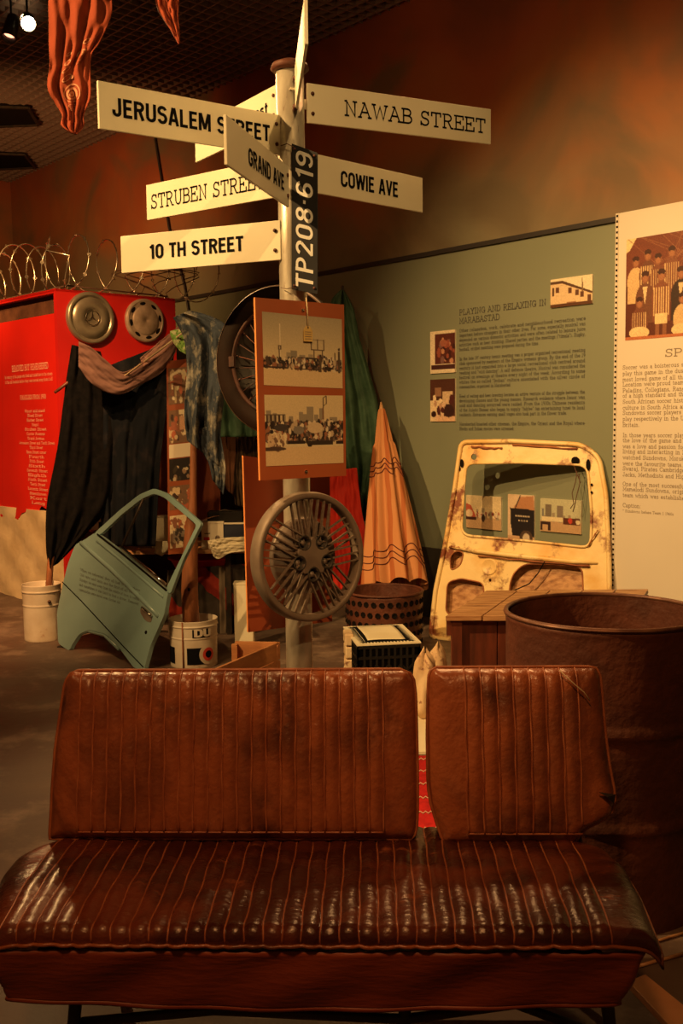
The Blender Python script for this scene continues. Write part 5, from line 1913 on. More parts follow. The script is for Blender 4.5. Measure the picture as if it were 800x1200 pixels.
# perforated brazier
bzc = at_y(450, 692, 5.95)
BRR = 45.5 / F_PX * 5.95
bz = thing('brazier', (bzc.x, 5.95, 0), 'rusty perforated tin brazier behind the black crate', 'brazier')
hz_ = bzc.z
MB().lathe([(BRR - .008, hz_), (BRR, hz_ + .004), (BRR, hz_ - .02), (BRR * .97, hz_ * .5), (BRR * .92, .0)], (bzc.x, 5.95, 0), 56, dent=lambda a, z: .015 * math.sin(4 * a + 1) + .01 * math.sin(9 * a)).build('tin_wall', M['rust'], bz)
MB().lathe([(BRR - .012, hz_ - .002), (BRR - .02, hz_ * .5), (BRR * .9 - .012, .02), (0, .02)], (bzc.x, 5.95, 0), 56, dent=lambda a, z: .015 * math.sin(4 * a + 1) + .01 * math.sin(9 * a)).build('tin_lining', M['rust'], bz)
hp = None
for rr_ in range(7):
    for k in range(15):
        a = math.pi + (k + .5 * (rr_ % 2)) / 15 * math.pi
        z = hz_ - .05 - rr_ * .062
        r = BRR * (1 - .03 * (hz_ - z) / hz_) * (1 + .015 * math.sin(4 * a + 1) + .01 * math.sin(9 * a)) + .0015
        if hp is None:
            hp = MB().lathe([(0, .0), (.013, .0), (.016, .003), (.018, -.001)], (0, 0, 0), 7).build('punched_hole', M['void'], bz, loc=(0, 0, 0))
            c = hp
        else: c = copy_of(hp)
        nrm = V((math.cos(a), math.sin(a), 0))
        c.matrix_local = Matrix.Translation(V((r * math.cos(a), r * math.sin(a), z))) @ frame_from(nrm).to_4x4()
MB().tube([V((bzc.x + BRR * 1.0 * math.cos(a), 5.95 + BRR * 1.0 * math.sin(a), hz_)) for a in [2 * math.pi * k / 40 for k in range(40)]], .009, 6, closed=True).build('rim', M['rust'], bz)

# closed umbrella
ut = at_y(447, 480, 7.32)
ub = at_y(464, 688, 6.78)
ax = (ut - ub).normalized()
UM = frame_from(ax, (0, 1, 0))
um = thing('beach_umbrella', V((ub.x, ub.y, 0)) - V((ax.x, ax.y, 0)) * .2, 'closed orange beach umbrella with dark bands leaning against the wall', 'umbrella')
Lu = (ut - ub).length


def umb(u, v):
    a = u * 2 * math.pi
    z = Lu * v
    r0 = .185 * (1 - v) ** .8 * 1.0 + .022
    if v > .78: r0 = .022 + .16 * (1 - v) ** .85
    fr_ = 1 + .16 * math.sin(8 * a + .5 * math.sin(v * 5)) * (1 - v * .5) + .05 * math.sin(15 * a + 2)
    z += (.015 * math.cos(8 * a)) * (1 - v)
    return ub + UM @ V((r0 * fr_ * math.cos(a), r0 * fr_ * math.sin(a), z))


mb = MB()
mb.surf(umb, 128, 50)
cn_ = mb.build('canopy', M['umbrella'], um)
for vv in (.10, .135, .17, .61, .64, .67):
    mb = MB()
    pts = []
    for k in range(129):
        vo = vv + .013 * math.cos(8 * 2 * math.pi * k / 128 + 1) + (.01 * math.sin(k * .3))
        p = umb(k / 128, vo)
        q = ub + ax * (p - ub).dot(ax)
        pts.append(p + (p - q).normalized() * .003)
    mb.tube(pts[:-1], .0038, 5, closed=True)
    mb.build('dark_band', M['umbrella_band'], cn_)
MB().tube([ut - ax * .02, ut + ax * .02, ut + ax * .06], [.02, .014, .006], 8).build('tip', M['wood'], um)
foot = ub - ax * (ub.z / ax.z)
MB().tube([ub + ax * .1, foot + UP * .01], .016, 8).build('pole', M['wood'], um)

# green tarpaulin and red sheet hung beside the pole
drape('green_tarpaulin', [(400, 339), (388, 352), (386, 372), (388, 410), (392, 460), (398, 510), (404, 555), (413, 590), (422, 610)],
      [(402, 339), (414, 362), (422, 400), (434, 440), (444, 480), (447, 520), (446, 545), (434, 575), (438, 612)], 7.35, M['green_cloth'], 2, .07, 50, 70, 3,
      label='green tarpaulin hanging in a twisted length right of the photo board', cat='tarpaulin')
hk = on_wall(401, 336, 0)
hk0 = at_y(401, 341, 7.35)
MB().tube([on_wall(401, 339, .0), hk0, hk0 + V((0, -.03, .03))], .01, 6).build('wall_hook', M['black_metal'], label='black wall hook holding the green tarpaulin', cat='hook')
drape('red_sheet', [(386, 552), (384, 600), (386, 650), (392, 690)], [(418, 548), (424, 600), (434, 650), (430, 695)], 7.1, M['red_cloth'], 3, .03, 30, 40, 5,
      label='bright red sheet hanging below the green tarpaulin', cat='sheet')

# floor things glimpsed between the backrests
q = [at_z(470, 884, .0), at_z(530, 884, .0), at_z(532, 812, .0), at_z(476, 812, .0)]
MB().prism(q, (0, 0, .012)).build('pale_floor_board', M['paper'], label='pale flat board on the floor seen between the backrests', cat='board')
q = [at_z(455, 1010, .0), at_z(535, 1010, .0), at_z(531, 888, .0), at_z(462, 888, .0)]
mr_ = MB().prism(q, (0, 0, .010)).build('woven_mat', M['mat_red'], label='red mat with pale zigzag thread seen between the backrests', cat='mat')
mb = MB()
for rr_ in range(7):
    f = (rr_ + .6) / 7
    pts = [q[0].lerp(q[3], f).lerp(q[1].lerp(q[2], f), k / 24) + UP * (.0115) + V((0, .02 * (k % 2), 0)) for k in range(25)]
    mb.tube(pts, .003, 4)
mb.build('zigzag_thread', M['mat_line'], mr_)
# ================================================================== red booth
c_top = at_y(65, 338, 7.7)
BZ = c_top.z
b_c = V((c_top.x, c_top.y, 0))
r_top = at_z(205, 350, BZ)
l_top = at_z(0, 352, BZ)
ld = (V((l_top.x, l_top.y, 0)) - b_c).normalized()
rd = (V((r_top.x, r_top.y, 0)) - b_c).normalized()
b_r = V((r_top.x, r_top.y, 0))
LW = 2.4
b_l = b_c + ld * LW
nl = V((ld.y, -ld.x, 0))
if nl.dot(CAM - b_c) < 0: nl = -nl
nr = V((rd.y, -rd.x, 0))
if nr.dot(CAM - b_c) < 0: nr = -nr
RWd = (b_r - b_c).length
booth = thing('red_booth', (b_c + b_r + b_l) / 3, 'red exhibition booth with cream plaster base and recessed text banner', 'booth')
back = 1.5
i0_ = b_c - nl * .10 - nr * .04
p1 = b_l - nl * .10
p2 = b_l - nl * (back - .1)
bk_dir = V((b_r.x - CAM.x, b_r.y - CAM.y, 0)).normalized()
bk_dir = (bk_dir - rd * .12).normalized()
p3 = b_r - nr * .03 + bk_dir * .5
p4 = b_r - nr * .03
body_pts = [i0_, p4, p3, p2, p1]
MB().prism(body_pts, UP * (BZ - .02)).build('booth_wall', M['plaster'], booth)
# left face: cream plaster dado with uneven top, red members, dark slot, banner
LQ = Quad(b_l + UP * BZ, b_c + UP * BZ, b_c, b_l)
lp = lambda x, y, d=0.0: on_plane(x, y, b_c + nl * d, nl)
zb1 = lp(30, 600).z
mb = MB()


def plas(u, v):
    p = b_l.lerp(b_c, u)
    z = (zb1 + .02) * v
    d = -.03 + .012 * math.sin(u * 23 + v * 5) * math.sin(v * 9 + u * 3) + .008 * math.sin(u * 51 - v * 17)
    return p + nl * d + UP * z


mb.surf(plas, 60, 24)
lip0 = [plas(i / 60, 1) for i in range(61)]
mb.add(lip0 + [p - nl * .08 for p in lip0], [(i, i + 1, 62 + i, 61 + i) for i in range(60)])
mb.build('plaster_dado', M['plaster'], booth)
za, zbm = BZ, lp(30, 350.5).z
cut = lambda z0, z1, a, b, d0, th: MB().prism([b_l.lerp(b_c, a) + UP * z0 + nl * d0, b_l.lerp(b_c, b) + UP * z0 + nl * d0, b_l.lerp(b_c, b) + UP * z1 + nl * d0, b_l.lerp(b_c, a) + UP * z1 + nl * d0], -nl * th)
cut(zbm, za, 0, 1, 0, .10).build('top_beam', M['red'], booth, bevel=.004)
cut(0.0, zbm, .985, 1, 0, .10).build('corner_post', M['red'], booth)
zs = lp(30, 372).z
zr = lp(30, 397).z
cut(zr - .01, zr + .018, 0, .985, -.045, .02).build('banner_batten', M['red'], booth)
cut(zs - .02, zbm, 0, .985, -.055, .01).build('slot_shade_sheet', M['brown_cloth'], booth)  # dark sheet added in the recess to stand in for its shade
# banner with ragged lower edge
rg = random.Random(5)
top = [b_l.lerp(b_c, .0) + UP * zs, b_l.lerp(b_c, .985) + UP * zs]
edge = []
for k in range(61):
    u = .985 * (1 - k / 60)
    z = zb1 + .03 * math.sin(u * 19) + .02 * math.sin(u * 47) + rg.uniform(-.012, .012) - (.07 if u < .80 else 0) + .03
    edge.append(b_l.lerp(b_c, u) + UP * z)
bn_ = MB().prism([p - nl * .035 for p in top + edge], -nl * .006).build('red_banner', M['red_vinyl'], booth)
tx = MB()
BQ = Quad(lp(0, 380, -.0335), lp(62, 380, -.0335), lp(62, 600, -.0335), lp(0, 600, -.0335))
# metric frame starting at the corner of the banner
o3 = lp(0, 380, -.0335)
dirr = (b_c - b_l).normalized()
wB = (lp(62, 500, -.0335) - lp(0, 500, -.0335)).dot(dirr)
B2 = Quad(o3, o3 + dirr * wB, o3 + dirr * wB - UP, o3 - UP)
yb = lambda py: o3.z - lp(30, py, -.0335).z
xb = lambda px: (lp(px, 450, -.0335) - o3).dot(dirr)
def cl(s, px, py, h, wpx):
    slab_line(tx, B2, s, xb(px) , yb(py), h, xb(px + wpx) - xb(px), 1.2, W=wB, center=True)
cl('REMOVED BUT REMEMBERED', 35.5, 434, .045, 45)
cl('In memory of the people who lived and traded here in the streets', 33, 442, .024, 60)
cl('of the old location before they were moved away from it all', 33, 448, .024, 60)
cl('FAMILIES FROM 1900', 38, 468, .032, 31)
rows = ['', 'Street and stand', 'Bloed Street', 'Barber Street', 'Mogul', 'Struben Street', 'Cowie Avenue', 'Grand Avenue', 'Jerusalem Street and Tenth Street', 'Third Street', 'Boom Street corner', 'Fourth', 'Fifth Street', 'Sixth', 'Seventh Street', 'Eighth', 'Ninth Street', 'Tenth Street', 'Lorentz Street', 'Steenhoven', 'Kort', 'Long']
wid_ = [2, 24, 18, 20, 8, 26, 22, 20, 44, 16, 24, 18, 17, 20, 25, 22, 23, 18, 24, 20, 20, 16]
for k, (s, w_) in enumerate(zip(rows, wid_)):
    if s: cl(s, 39.5 if k != 8 else 40, 478 + k * 5.3, .022, w_)
tx.build('banner_lettering', M['ink_pale'], bn_, kind='stuff')
# right face
MB().prism([b_c, b_r, b_r + UP * BZ, b_c + UP * BZ], -nr * .03).build('red_panel', M['red'], booth)
MB().prism([b_c + UP * BZ, b_r + UP * BZ, p3 + UP * BZ, p2 + UP * BZ, b_l + UP * BZ], -UP * .02).build('booth_top', M['red'], booth)

FM = frame_from(nr)
rp = lambda x, y, d=0.0: on_plane(x, y, b_c + nr * d, nr)
hc = rp(105, 373)
hr = 30.0 / F_PX * hc.y
h1_ = thing('hubcap', hc, 'larger smooth hubcap with three-pointed star on the red booth', 'hubcap')
MB().lathe([(hr, .0), (hr, .02), (hr * .97, .034), (hr * .90, .040), (hr * .83, .034), (hr * .80, .024), (hr * .78, .022)], hc, 72, FM).build('hubcap_rim', M['hub_gold'], h1_)
MB().lathe([(hr * .80, .020), (hr * .76, .034), (hr * .6, .046), (hr * .36, .053), (hr * .34, .047), (hr * .32, .044), (0, .048)], hc, 72, FM).build('hubcap_dome', M['hub_gold'], h1_)
em = MB()
em.lathe([(hr * .27, .052), (hr * .295, .056), (hr * .315, .054), (hr * .32, .046)], hc, 40, FM)
em.lathe([(hr * .27, .052), (hr * .265, .046)], hc, 40, FM)
for k in range(3):
    a = math.radians(90 + 120 * k)
    tipp = V((hr * .27 * math.cos(a), hr * .27 * math.sin(a), .048))
    b1_ = V((hr * .045 * math.cos(a + 1.05), hr * .045 * math.sin(a + 1.05), .048))
    b2_ = V((hr * .045 * math.cos(a - 1.05), hr * .045 * math.sin(a - 1.05), .048))
    cc = V((0, 0, .060))
    P4 = [hc + FM @ p for p in (tipp, b1_, b2_, cc)]
    em.add(P4, [(0, 1, 3), (0, 3, 2), (0, 2, 1)])
em.build('star_emblem', M['chrome'], h1_)
hc2 = rp(168.5, 376)
hr2 = 25.0 / F_PX * hc2.y
h2_ = thing('hubcap', hc2, 'smaller dull hubcap with ring of vent openings on the red booth', 'hubcap')
MB().lathe([(hr2, .0), (hr2, .02), (hr2 * .97, .030), (hr2 * .92, .032), (hr2 * .88, .030), (0, .030)], hc2, 64, FM).build('hubcap_rim', M['hub_dull'], h2_)
MB().lathe([(hr2 * .68, .031), (hr2 * .62, .040), (hr2 * .3, .043), (hr2 * .08, .044), (hr2 * .06, .041), (0, .041)], hc2, 64, FM).build('hubcap_dome', M['hub_dull'], h2_)
for k in range(8):
    a = math.radians(10 + 45 * k)
    pts = []
    for q in range(14):
        t_ = 2 * math.pi * q / 14
        rr = hr2 * (.77 + .075 * math.cos(t_))
        aa = a + .20 * math.sin(t_) * (1 + .25 * math.cos(t_))
        pts.append(hc2 + FM @ V((rr * math.cos(aa), rr * math.sin(aa), .0305)))
    MB().prism(pts, nr * .0012).build('vent_opening', M['void'], h2_)
MB().lathe([(hr2 * .93, .031), (hr2 * .90, .036), (hr2 * .865, .031)], hc2, 64, FM).build('bead', M['hub_dull'], h2_)

# razor wire along the booth top
rz = thing('razor_wire', b_c + UP * BZ, 'coiled razor wire along the top of the red booth', 'razor wire')
RAD = .20
path = []
tot_l = LW + RWd + .5
pitch_ = .24
NT = 26


def axis_pt(s):
    if s < LW: return b_l.lerp(b_c, s / LW) - nl * .12, ld
    return b_c - nr * .16 + rd * (s - LW), rd


pts = []
Nn = int(tot_l / pitch_ * NT)
for k in range(Nn):
    s = tot_l * k / Nn
    c_, d_ = axis_pt(s)
    a = 2 * math.pi * s / pitch_ + .4 * math.sin(s * 3)
    R_ = RAD * (1 + .12 * math.sin(s * 5.1))
    nn = (nl if s < LW else nr)
    bl_ = smooth01((s - LW + .25) / .5)
    nn = (nl * (1 - bl_) + nr * bl_).normalized()
    dd = V((-nn.y, nn.x, 0))
    pts.append(c_ + UP * (BZ + R_ + .01 + R_ * math.sin(a)) + nn * (R_ * .75 * math.cos(a)) + dd * (.06 * math.cos(a)))
MB().tube(pts, .0055, 6).build('wire_coil', M['wire'], rz)
mb = MB()
for k in range(3, len(pts) - 3, 3):
    t_ = (pts[k + 1] - pts[k - 1]).normalized()
    s_ = t_.cross(UP).normalized()
    s2_ = t_.cross(s_)
    ss = s_ if k % 2 else s2_
    mb.add([pts[k] - t_ * .022, pts[k] + ss * .018, pts[k] + t_ * .022, pts[k] - ss * .018], [(0, 1, 2, 3)])
mb.build('blades', M['wire'], rz, kind='stuff', solid=.001)
MB().tube([b_l - nl * .1 + UP * (BZ + .03), b_c - nl * .1 + UP * (BZ + .03), b_r - nr * .12 + UP * (BZ + .03)], .006, 6).build('tension_wire', M['wire_dark'], rz)
# loose dark strands near the wall
mb = MB()
for sd in range(5):
    rg = random.Random(sd)
    x0_, y0_ = 150 + sd * 16, 352
    pp = [at_y(x0_ + 20 * math.sin(k * .9 + sd), y0_ - 9 * k + (k * k * .55), 8.3 + .05 * sd) for k in range(14)]
    mb.tube(pp, .004, 5)
mb.build('loose_strands', M['wire_dark'], rz)

# ================================================================== buckets and posts


def bucket(name, px, ytop, ybot, Y, halfpx, m, label, stripes=False):
    c = at_y(px, ybot, Y)
    c = V((c.x, Y, 0))
    r = halfpx / F_PX * Y
    h = at_y(px, ytop, Y).z
    bk = thing(name, c, label, 'bucket')
    MB().lathe([(0, .004), (r * .94, .0), (r * .95, .004), (r * .95, .02), (r * .962, h * .60), (r * .963, h * .62), (r * .98, h * .63), (r * .98, h * .645), (r * .963, h * .655), (r * .964, h * .67), (r * .98, h * .85), (r * .981, h * .865), (r * 1.01, h * .875), (r * 1.01, h * .89), (r * .983, h * .90), (r * .984, h * .915), (r * .99, h * .985), (r * .998, h), (r * .985, h * 1.004), (r * .965, h * .99), (r * .94, h * .3), (0, h * .28)], c, 56).build('bucket_body', m, bk)
    return bk, c, r, h


GY = at_z(50, 745, 0).y
bk1, c1_, r1_, hh1 = bucket('bucket', 50.5, 684, 742, 6.72, 22.5, M['bucket'], 'dirty white bucket holding a stick beside the red booth')
MB().tube([c1_ + V((r1_ * math.cos(a), -r1_ * abs(math.sin(a)) * .5 - .0, hh1 * .86 - .11 * math.sin(a))) for a in [math.pi * k / 16 for k in range(17)]], .003, 6).build('handle', M['wire_dark'], bk1)
MB().lathe([(0, .0), (.012, .0), (.012, .006), (0, .008)], c1_ + V((r1_ * .62, -r1_ * .78, hh1 * .72)), 12, frame_from((.6, -.8, 0))).build('handle_boss', M['wire_dark'], bk1)
bk2_, c2_, r2_, hh2 = bucket('paint_bucket', 227.5, 724, 780, 5.95, 29, M['bucket'], 'cream paint bucket with black squares and letters DU holding a log')


def on_cyl(c, r, a0, a1, z0, z1, d=.0015, n=10):
    """curved label patch on a bucket from angle a0 to a1 (degrees)"""
    mb = MB()
    mb.surf(lambda u, v: c + V(((r + d) * math.cos(math.radians(a0 + (a1 - a0) * u)), (r + d) * math.sin(math.radians(a0 + (a1 - a0) * u)), z0 + (z1 - z0) * v)), n, 2)
    return mb


for a0, a1, z0, z1, mm_, nm in ((183, 227, .10, .45, 'ink', 'black_label'), (262, 312, .10, .45, 'ink', 'black_label'), (184, 197, .72, .88, 'ink', 'black_label')):
    on_cyl(c2_, r2_ * .958, a0, a1, hh2 * z0, hh2 * z1).build(nm, M[mm_], bk2_)
# round badge: pale disc with red ring
for rad_, mm_, dd_, nm in ((.062, 'bucket', .0028, 'pale_disc'), (.040, 'red_ink', .0042, 'red_disc'), (.022, 'ink', .0056, 'dark_spot')):
    mb = MB()
    mb.surf(lambda u, v: c2_ + V(((r2_ * .958 + dd_) * math.cos(math.radians(315) + rad_ * v * math.cos(2 * math.pi * u) / r2_), (r2_ * .958 + dd_) * math.sin(math.radians(315) + rad_ * v * math.cos(2 * math.pi * u) / r2_), hh2 * .30 + rad_ * v * math.sin(2 * math.pi * u))), 24, 3)
    mb.build(nm, M[mm_], bk2_)
vs, fs = sans_text('DU', 2.3)
vs = [(x / 10, y / 10) for x, y in vs]
mb = MB()
mb.add([c2_ + V(((r2_ * .982 + .0035) * math.cos(math.radians(281) + x * .085 / r2_ * 1.0), (r2_ * .982 + .0035) * math.sin(math.radians(281) + x * .085 / r2_), hh2 * .685 + y * .048)) for x, y in vs], fs)
on_cyl(c2_, r2_ * .980, 276, 320, hh2 * .67, hh2 * .845).build('black_label', M['ink'], bk2_)
mb.build('lettering', M['bucket'], bk2_)
MB().tube([c2_ + V((r2_ * 1.0 * math.cos(math.radians(253)), r2_ * 1.0 * math.sin(math.radians(253)), hh2 * f)) for f in (.02, .5, 1.0)], .0045, 6).build('rust_run', M['rusty_edge'], bk2_)

lp0 = V((c2_.x - .01, c2_.y, .10))
lpts = [lp0, at_y(222, 690, 5.95), at_y(223, 640, 5.96), at_y(226, 580, 5.96), at_y(227, 500, 5.97), at_y(224, 420, 5.98), at_y(222, 372, 5.98)]
MB().tube(lpts, [.052, .050, .044, .022, .018, .018, .016], 14).build('wooden_post', M['wood_log'], label='knotted wooden pole standing in the cream paint bucket', cat='post')
kn = at_y(221, 691, 5.90)
pst = bpy.data.objects['wooden_post']
MB().lathe([(0, .004), (.006, .003), (.009, 0), (.011, -.004)], kn + V((0, .003, 0)), 12, frame_from((0, -1, 0)) @ Matrix.Diagonal((1, 1.6, 1))).build('knot_hole', M['void'], pst)
s0 = V((c1_.x + .02, c1_.y + .02, .12))
MB().tube([s0, at_y(59, 660, 6.85), at_y(80, 540, 7.0), at_y(88, 408, 6.97)], [.024, .022, .02, .018], 10).build('leaning_stick', M['wood_log'], label='thin stick rising from the white bucket under the black cloth', cat='stick')
MB().tube([at_y(64, 460, 6.80), at_y(80, 448, 6.86), at_y(100, 440, 6.9)], [.010, .012, .010], 8).build('side_branch', M['wood_dark'], bpy.data.objects['leaning_stick'])
MB().tube([at_y(85, 412, 6.93), at_y(120, 430, 6.8), at_y(147, 440, 6.6), at_y(185, 412, 6.3), at_y(222, 384, 5.99)], .006, 6).build('clothes_line', M['string'], label='sagging line between the leaning stick and the wooden post', cat='line')
# ridge stick over the stall carrying the cloths
MB().tube([at_y(218, 386, 6.02), at_y(262, 392, 6.4), at_y(308, 400, 7.3), at_y(330, 404, 7.9)], .014, 8).build('ridge_pole', M['wood_log'], label='horizontal pole behind the jacket carrying the green cloth', cat='pole')

# cloths on the stall
drape('black_cloth', [(84, 404), (77, 450), (68, 520), (55, 590), (54, 640), (58, 666)], [(118, 412), (126, 450), (136, 520), (128, 590), (104, 622), (68, 660)], 6.85, M['black_cloth'], 3, .04, 50, 50, 11,
      label='long black cloth hanging from the leaning stick to the white bucket', cat='cloth')
drape('dark_denim_cloth', [(108, 436), (112, 500), (116, 560), (120, 640)], [(206, 398), (198, 460), (188, 540), (182, 640)], 6.75, M['denim_dark'], 4, .05, 60, 50, 12, yslope=-.3,
      label='dark blue-black cloth hanging across the stall front', cat='cloth')
drape('mauve_cloth', [(92, 400), (108, 408), (124, 422), (144, 436), (166, 424), (186, 404), (207, 384)], [(92, 430), (104, 446), (120, 458), (142, 462), (166, 450), (190, 436), (206, 412)], 6.6, M['mauve_cloth'], 2, .02, 20, 60, 13,
      label='greyish mauve cloth draped in a swag over the line', cat='cloth')
drape('pink_cloth', [(164, 420), (178, 408), (192, 396), (210, 382)], [(168, 430), (182, 420), (194, 412), (207, 398)], 6.42, M['pink_cloth'], 2, .015, 14, 30, 14,
      label='narrow faded pink cloth strip on the rising end of the line', cat='cloth')
drape('lime_cloth', [(199, 388), (201, 396), (205, 404), (212, 412)], [(218, 384), (220, 394), (224, 405), (222, 418)], 6.12, M['lime_cloth'], 2, .02, 20, 20, 15,
      label='small lime green patterned cloth at the top of the post', cat='cloth')
drape('denim_jacket', [(203, 372), (210, 384), (216, 400), (219, 430), (217, 460), (216, 490), (219, 516)], [(222, 364), (250, 372), (268, 388), (266, 430), (262, 470), (258, 510), (262, 550)], 5.86, M['denim'], 2, .08, 60, 70, 16,
      label='faded blue denim jacket hung on the wooden post', cat='jacket')
jk = bpy.data.objects['denim_jacket']
for a_, b_, sd in (([(226, 505), (234, 524), (244, 542), (249, 562)], [(256, 496), (260, 520), (264, 548), (262, 580)], 17),):
    drape('sleeve', a_, b_, 5.86, M['denim'], 2, .02, 20, 24, sd, parent=jk)
drape('green_cloth', [(250, 398), (248, 430), (247, 470), (252, 512)], [(330, 400), (328, 440), (326, 480), (322, 512)], 6.7, M['green_cloth'], 4, .04, 40, 30, 18,
      label='dark green cloth hanging behind the wire-spoked wheel', cat='cloth')
drape('fringed_cloth', [(272, 506), (272, 530), (272, 560), (276, 592)], [(304, 506), (305, 530), (306, 560), (308, 600)], 7.0, M['fringe'], 7, .02, 50, 30, 19,
      label='dark fringed cloth hanging over the stall table', cat='cloth')
drape('brown_shirt', [(255, 510), (256, 530), (262, 556), (266, 575)], [(276, 510), (276, 530), (274, 556), (273, 580)], 6.95, M['brown_cloth'], 2, .02, 20, 20, 20,
      label='brown garment hanging beside the dark fringed cloth', cat='garment')
drape('stall_dark_backdrop', [(104, 462), (102, 530), (102, 600), (102, 700)], [(330, 470), (330, 540), (330, 600), (330, 700)], 7.68, M['backdrop'], 9, .03, 90, 30, 21,
      label='dark sheet added to darken the rear of the stall', cat='cloth')  # added sheet standing in for the darkness behind the table

# ================================================================== stall table and goods
SZ = .595
tf = [at_z(80, 640, SZ), at_z(305, 640, SZ)]
YF, YB = 6.75, 7.55
xl, xr = at_y(104, 640, 6.75).x, at_y(300, 640, 6.75).x
st_ = thing('stall_table', V(((xl + xr) / 2, (YF + YB) / 2, 0)), 'long rough stall table behind the car door and the log', 'table')
for k in range(5):
    y0_, y1_ = YF + (YB - YF) * k / 5 + .004, YF + (YB - YF) * (k + 1) / 5 - .004
    MB().prism([(xl, y0_, SZ), (xr, y0_, SZ), (xr, y1_, SZ), (xl, y1_, SZ)], (0, 0, -.025)).build('plank', M['wood'], st_, bevel=.002)
for x in (xl + .06, at_y(260, 700, 6.4).x, xr - .05):
    for y in (YF + .05, YB - .05):
        MB().box((x, y, (SZ - .025) / 2), (.035, .035, SZ - .025)).build('leg', M['black_metal' if x > xl + .1 else 'wood_dark'], st_)


def carton(name, x0, x1, ytop, ybot, Y, d, m, label, cat, zbase=None, rot=0.0, parent=None):
    a, b = at_y(x0, ybot, Y), at_y(x1, ybot, Y)
    zt = at_y(x0, ytop, Y).z
    zb_ = SZ if zbase is None else zbase
    c = V(((a.x + b.x) / 2, Y + d / 2, (zt + zb_) / 2))
    mb = MB().box(c, (b.x - a.x, d, zt - zb_), Matrix.Rotation(rot, 3, 'Z'))
    return mb.build(name, m, label=label, cat=cat, bevel=.003), c, zt


o, c_, zt = carton('carton', 178, 201, 607, 634, 6.9, .16, M['paper'], 'plain cream carton left of the photo strip on the stall table', 'box')
for s_ in (-1, 1):
    MB().prism([c_ + V((s_ * .062, -.075, zt - c_.z)), c_ + V((s_ * .062, .075, zt - c_.z)), c_ + V((s_ * .004, .075, zt - c_.z + .006)), c_ + V((s_ * .004, -.075, zt - c_.z + .006))], (0, 0, .002)).build('flap', M['paper'], o)
o, c_, zt = carton('shoe_box', 236, 262, 613, 636, 6.82, .2, M['white_print'], 'cream box with red label behind the log on the stall table', 'box')
f_ = V((0, -.101, 0))
zq = lambda dx, dz: c_ + V((dx, -.1012, dz))
MB().prism([zq(-.06, -.03), zq(-.02, -.03), zq(-.02, -.008), zq(-.06, -.008)], (0, -.001, 0)).build('red_label', M['red_ink'], o)
MB().prism([zq(-.055, .012), zq(-.015, .014), zq(-.015, .022), zq(-.055, .02)], (0, -.001, 0)).build('dark_print', M['ink_panel'], o)
MB().lathe([(0, .001), (.016, .001), (.016, 0)], zq(.035, -.012), 16, frame_from((0, -1, 0))).build('round_label', M['ink_panel'], o)
MB().box((c_.x, c_.y, zt + .004), (.16, .21, .012)).build('lid', M['white_print'], o)
o2, c3_, zt3 = carton('dark_box', 262.5, 288, 614, 636, 6.82, .2, M['blue'], 'black box beside the cream red-labelled box on the stall table', 'box')
MB().box((c3_.x, c3_.y, zt3 + .003), (.145, .21, .010)).build('lid', M['white_print'], o2)
o3_, c4_, zt4 = carton('black_tray', 243, 284, 600, 612, 6.84, .14, M['black_plastic'], 'shallow black tray on top of the two boxes', 'tray', zbase=zt3 + .008)
MB().tube([c4_ + V((-.09, -.06, .03)), c4_ + V((0, -.07, .05)), c4_ + V((.09, -.06, .035))], .006, 6).build('tray_handle', M['black_metal'], o3_)
sh = MB()
for k in range(5):
    p = c_ + V((-.05 + .018 * k, -.07 - .004 * k, zt - c_.z + .016 + .006 * k))
    sh.beam(p + V((-.04, 0, .0)), p + V((.05, .03, .012)), .03, .003)
sh.build('magazines', M['chrome'], label='glossy folded magazines catching light on the cream box', cat='magazines')
for i, (x0, x1, y0, y1, mname, lb) in enumerate(((90, 112, 622, 634, 'wood_dark', 'small dark wooden block at the left end of the stall table'), (116, 128, 612, 634, 'black_plastic', 'short black tin behind the car door window, left one'),
                                              (134, 150, 618, 634, 'board_back', 'brown flat box seen through the car door window'), (157, 170, 616, 634, 'rust', 'small rusty tin seen through the car door window'))):
    a = at_y((x0 + x1) / 2, y1, 7.05)
    r = (x1 - x0) / 2 / F_PX * 7.05
    zt = at_y(x0, y0, 7.05).z
    if mname in ('black_plastic', 'rust'):
        o = MB().lathe([(0, SZ), (r, SZ), (r, SZ + .004), (r * .97, SZ + .01), (r * .97, zt - .006), (r, zt - .003), (r, zt), (r * .9, zt - .003), (0, zt - .003)], (a.x, 7.05, 0), 24).build('tin', M[mname], label=lb, cat='tin')
    else:
        o = MB().box((a.x, 7.05, (SZ + zt) / 2), (2 * r, .12, zt - SZ)).build('wooden_block' if i == 0 else 'flat_box', M[mname], label=lb, cat='block' if i == 0 else 'box', bevel=.004)
# handle-like cup on the back (seen above the door)
cc = at_y(122, 588, 7.0)
hd = thing('enamel_mug', cc - UP * .06, 'dark mug with curved handle hanging high behind the car door', 'mug')
MB().lathe([(0, -.05), (.04, -.05), (.045, .045), (.042, .045), (.038, -.045), (0, -.045)], cc, 24).build('mug_body', M['black_plastic'], hd)
MB().tube([cc + V((-.044, 0, .03)), cc + V((-.085, 0, .02)), cc + V((-.09, 0, -.02)), cc + V((-.043, 0, -.035))], .007, 8).build('handle', M['rust'], hd)
MB().tube([cc + V((0, 0, .0)), cc + V((0, 0.02, .35)), at_y(124, 470, 7.05)], .002, 5).build('hanging_wire', M['wire_dark'], hd)
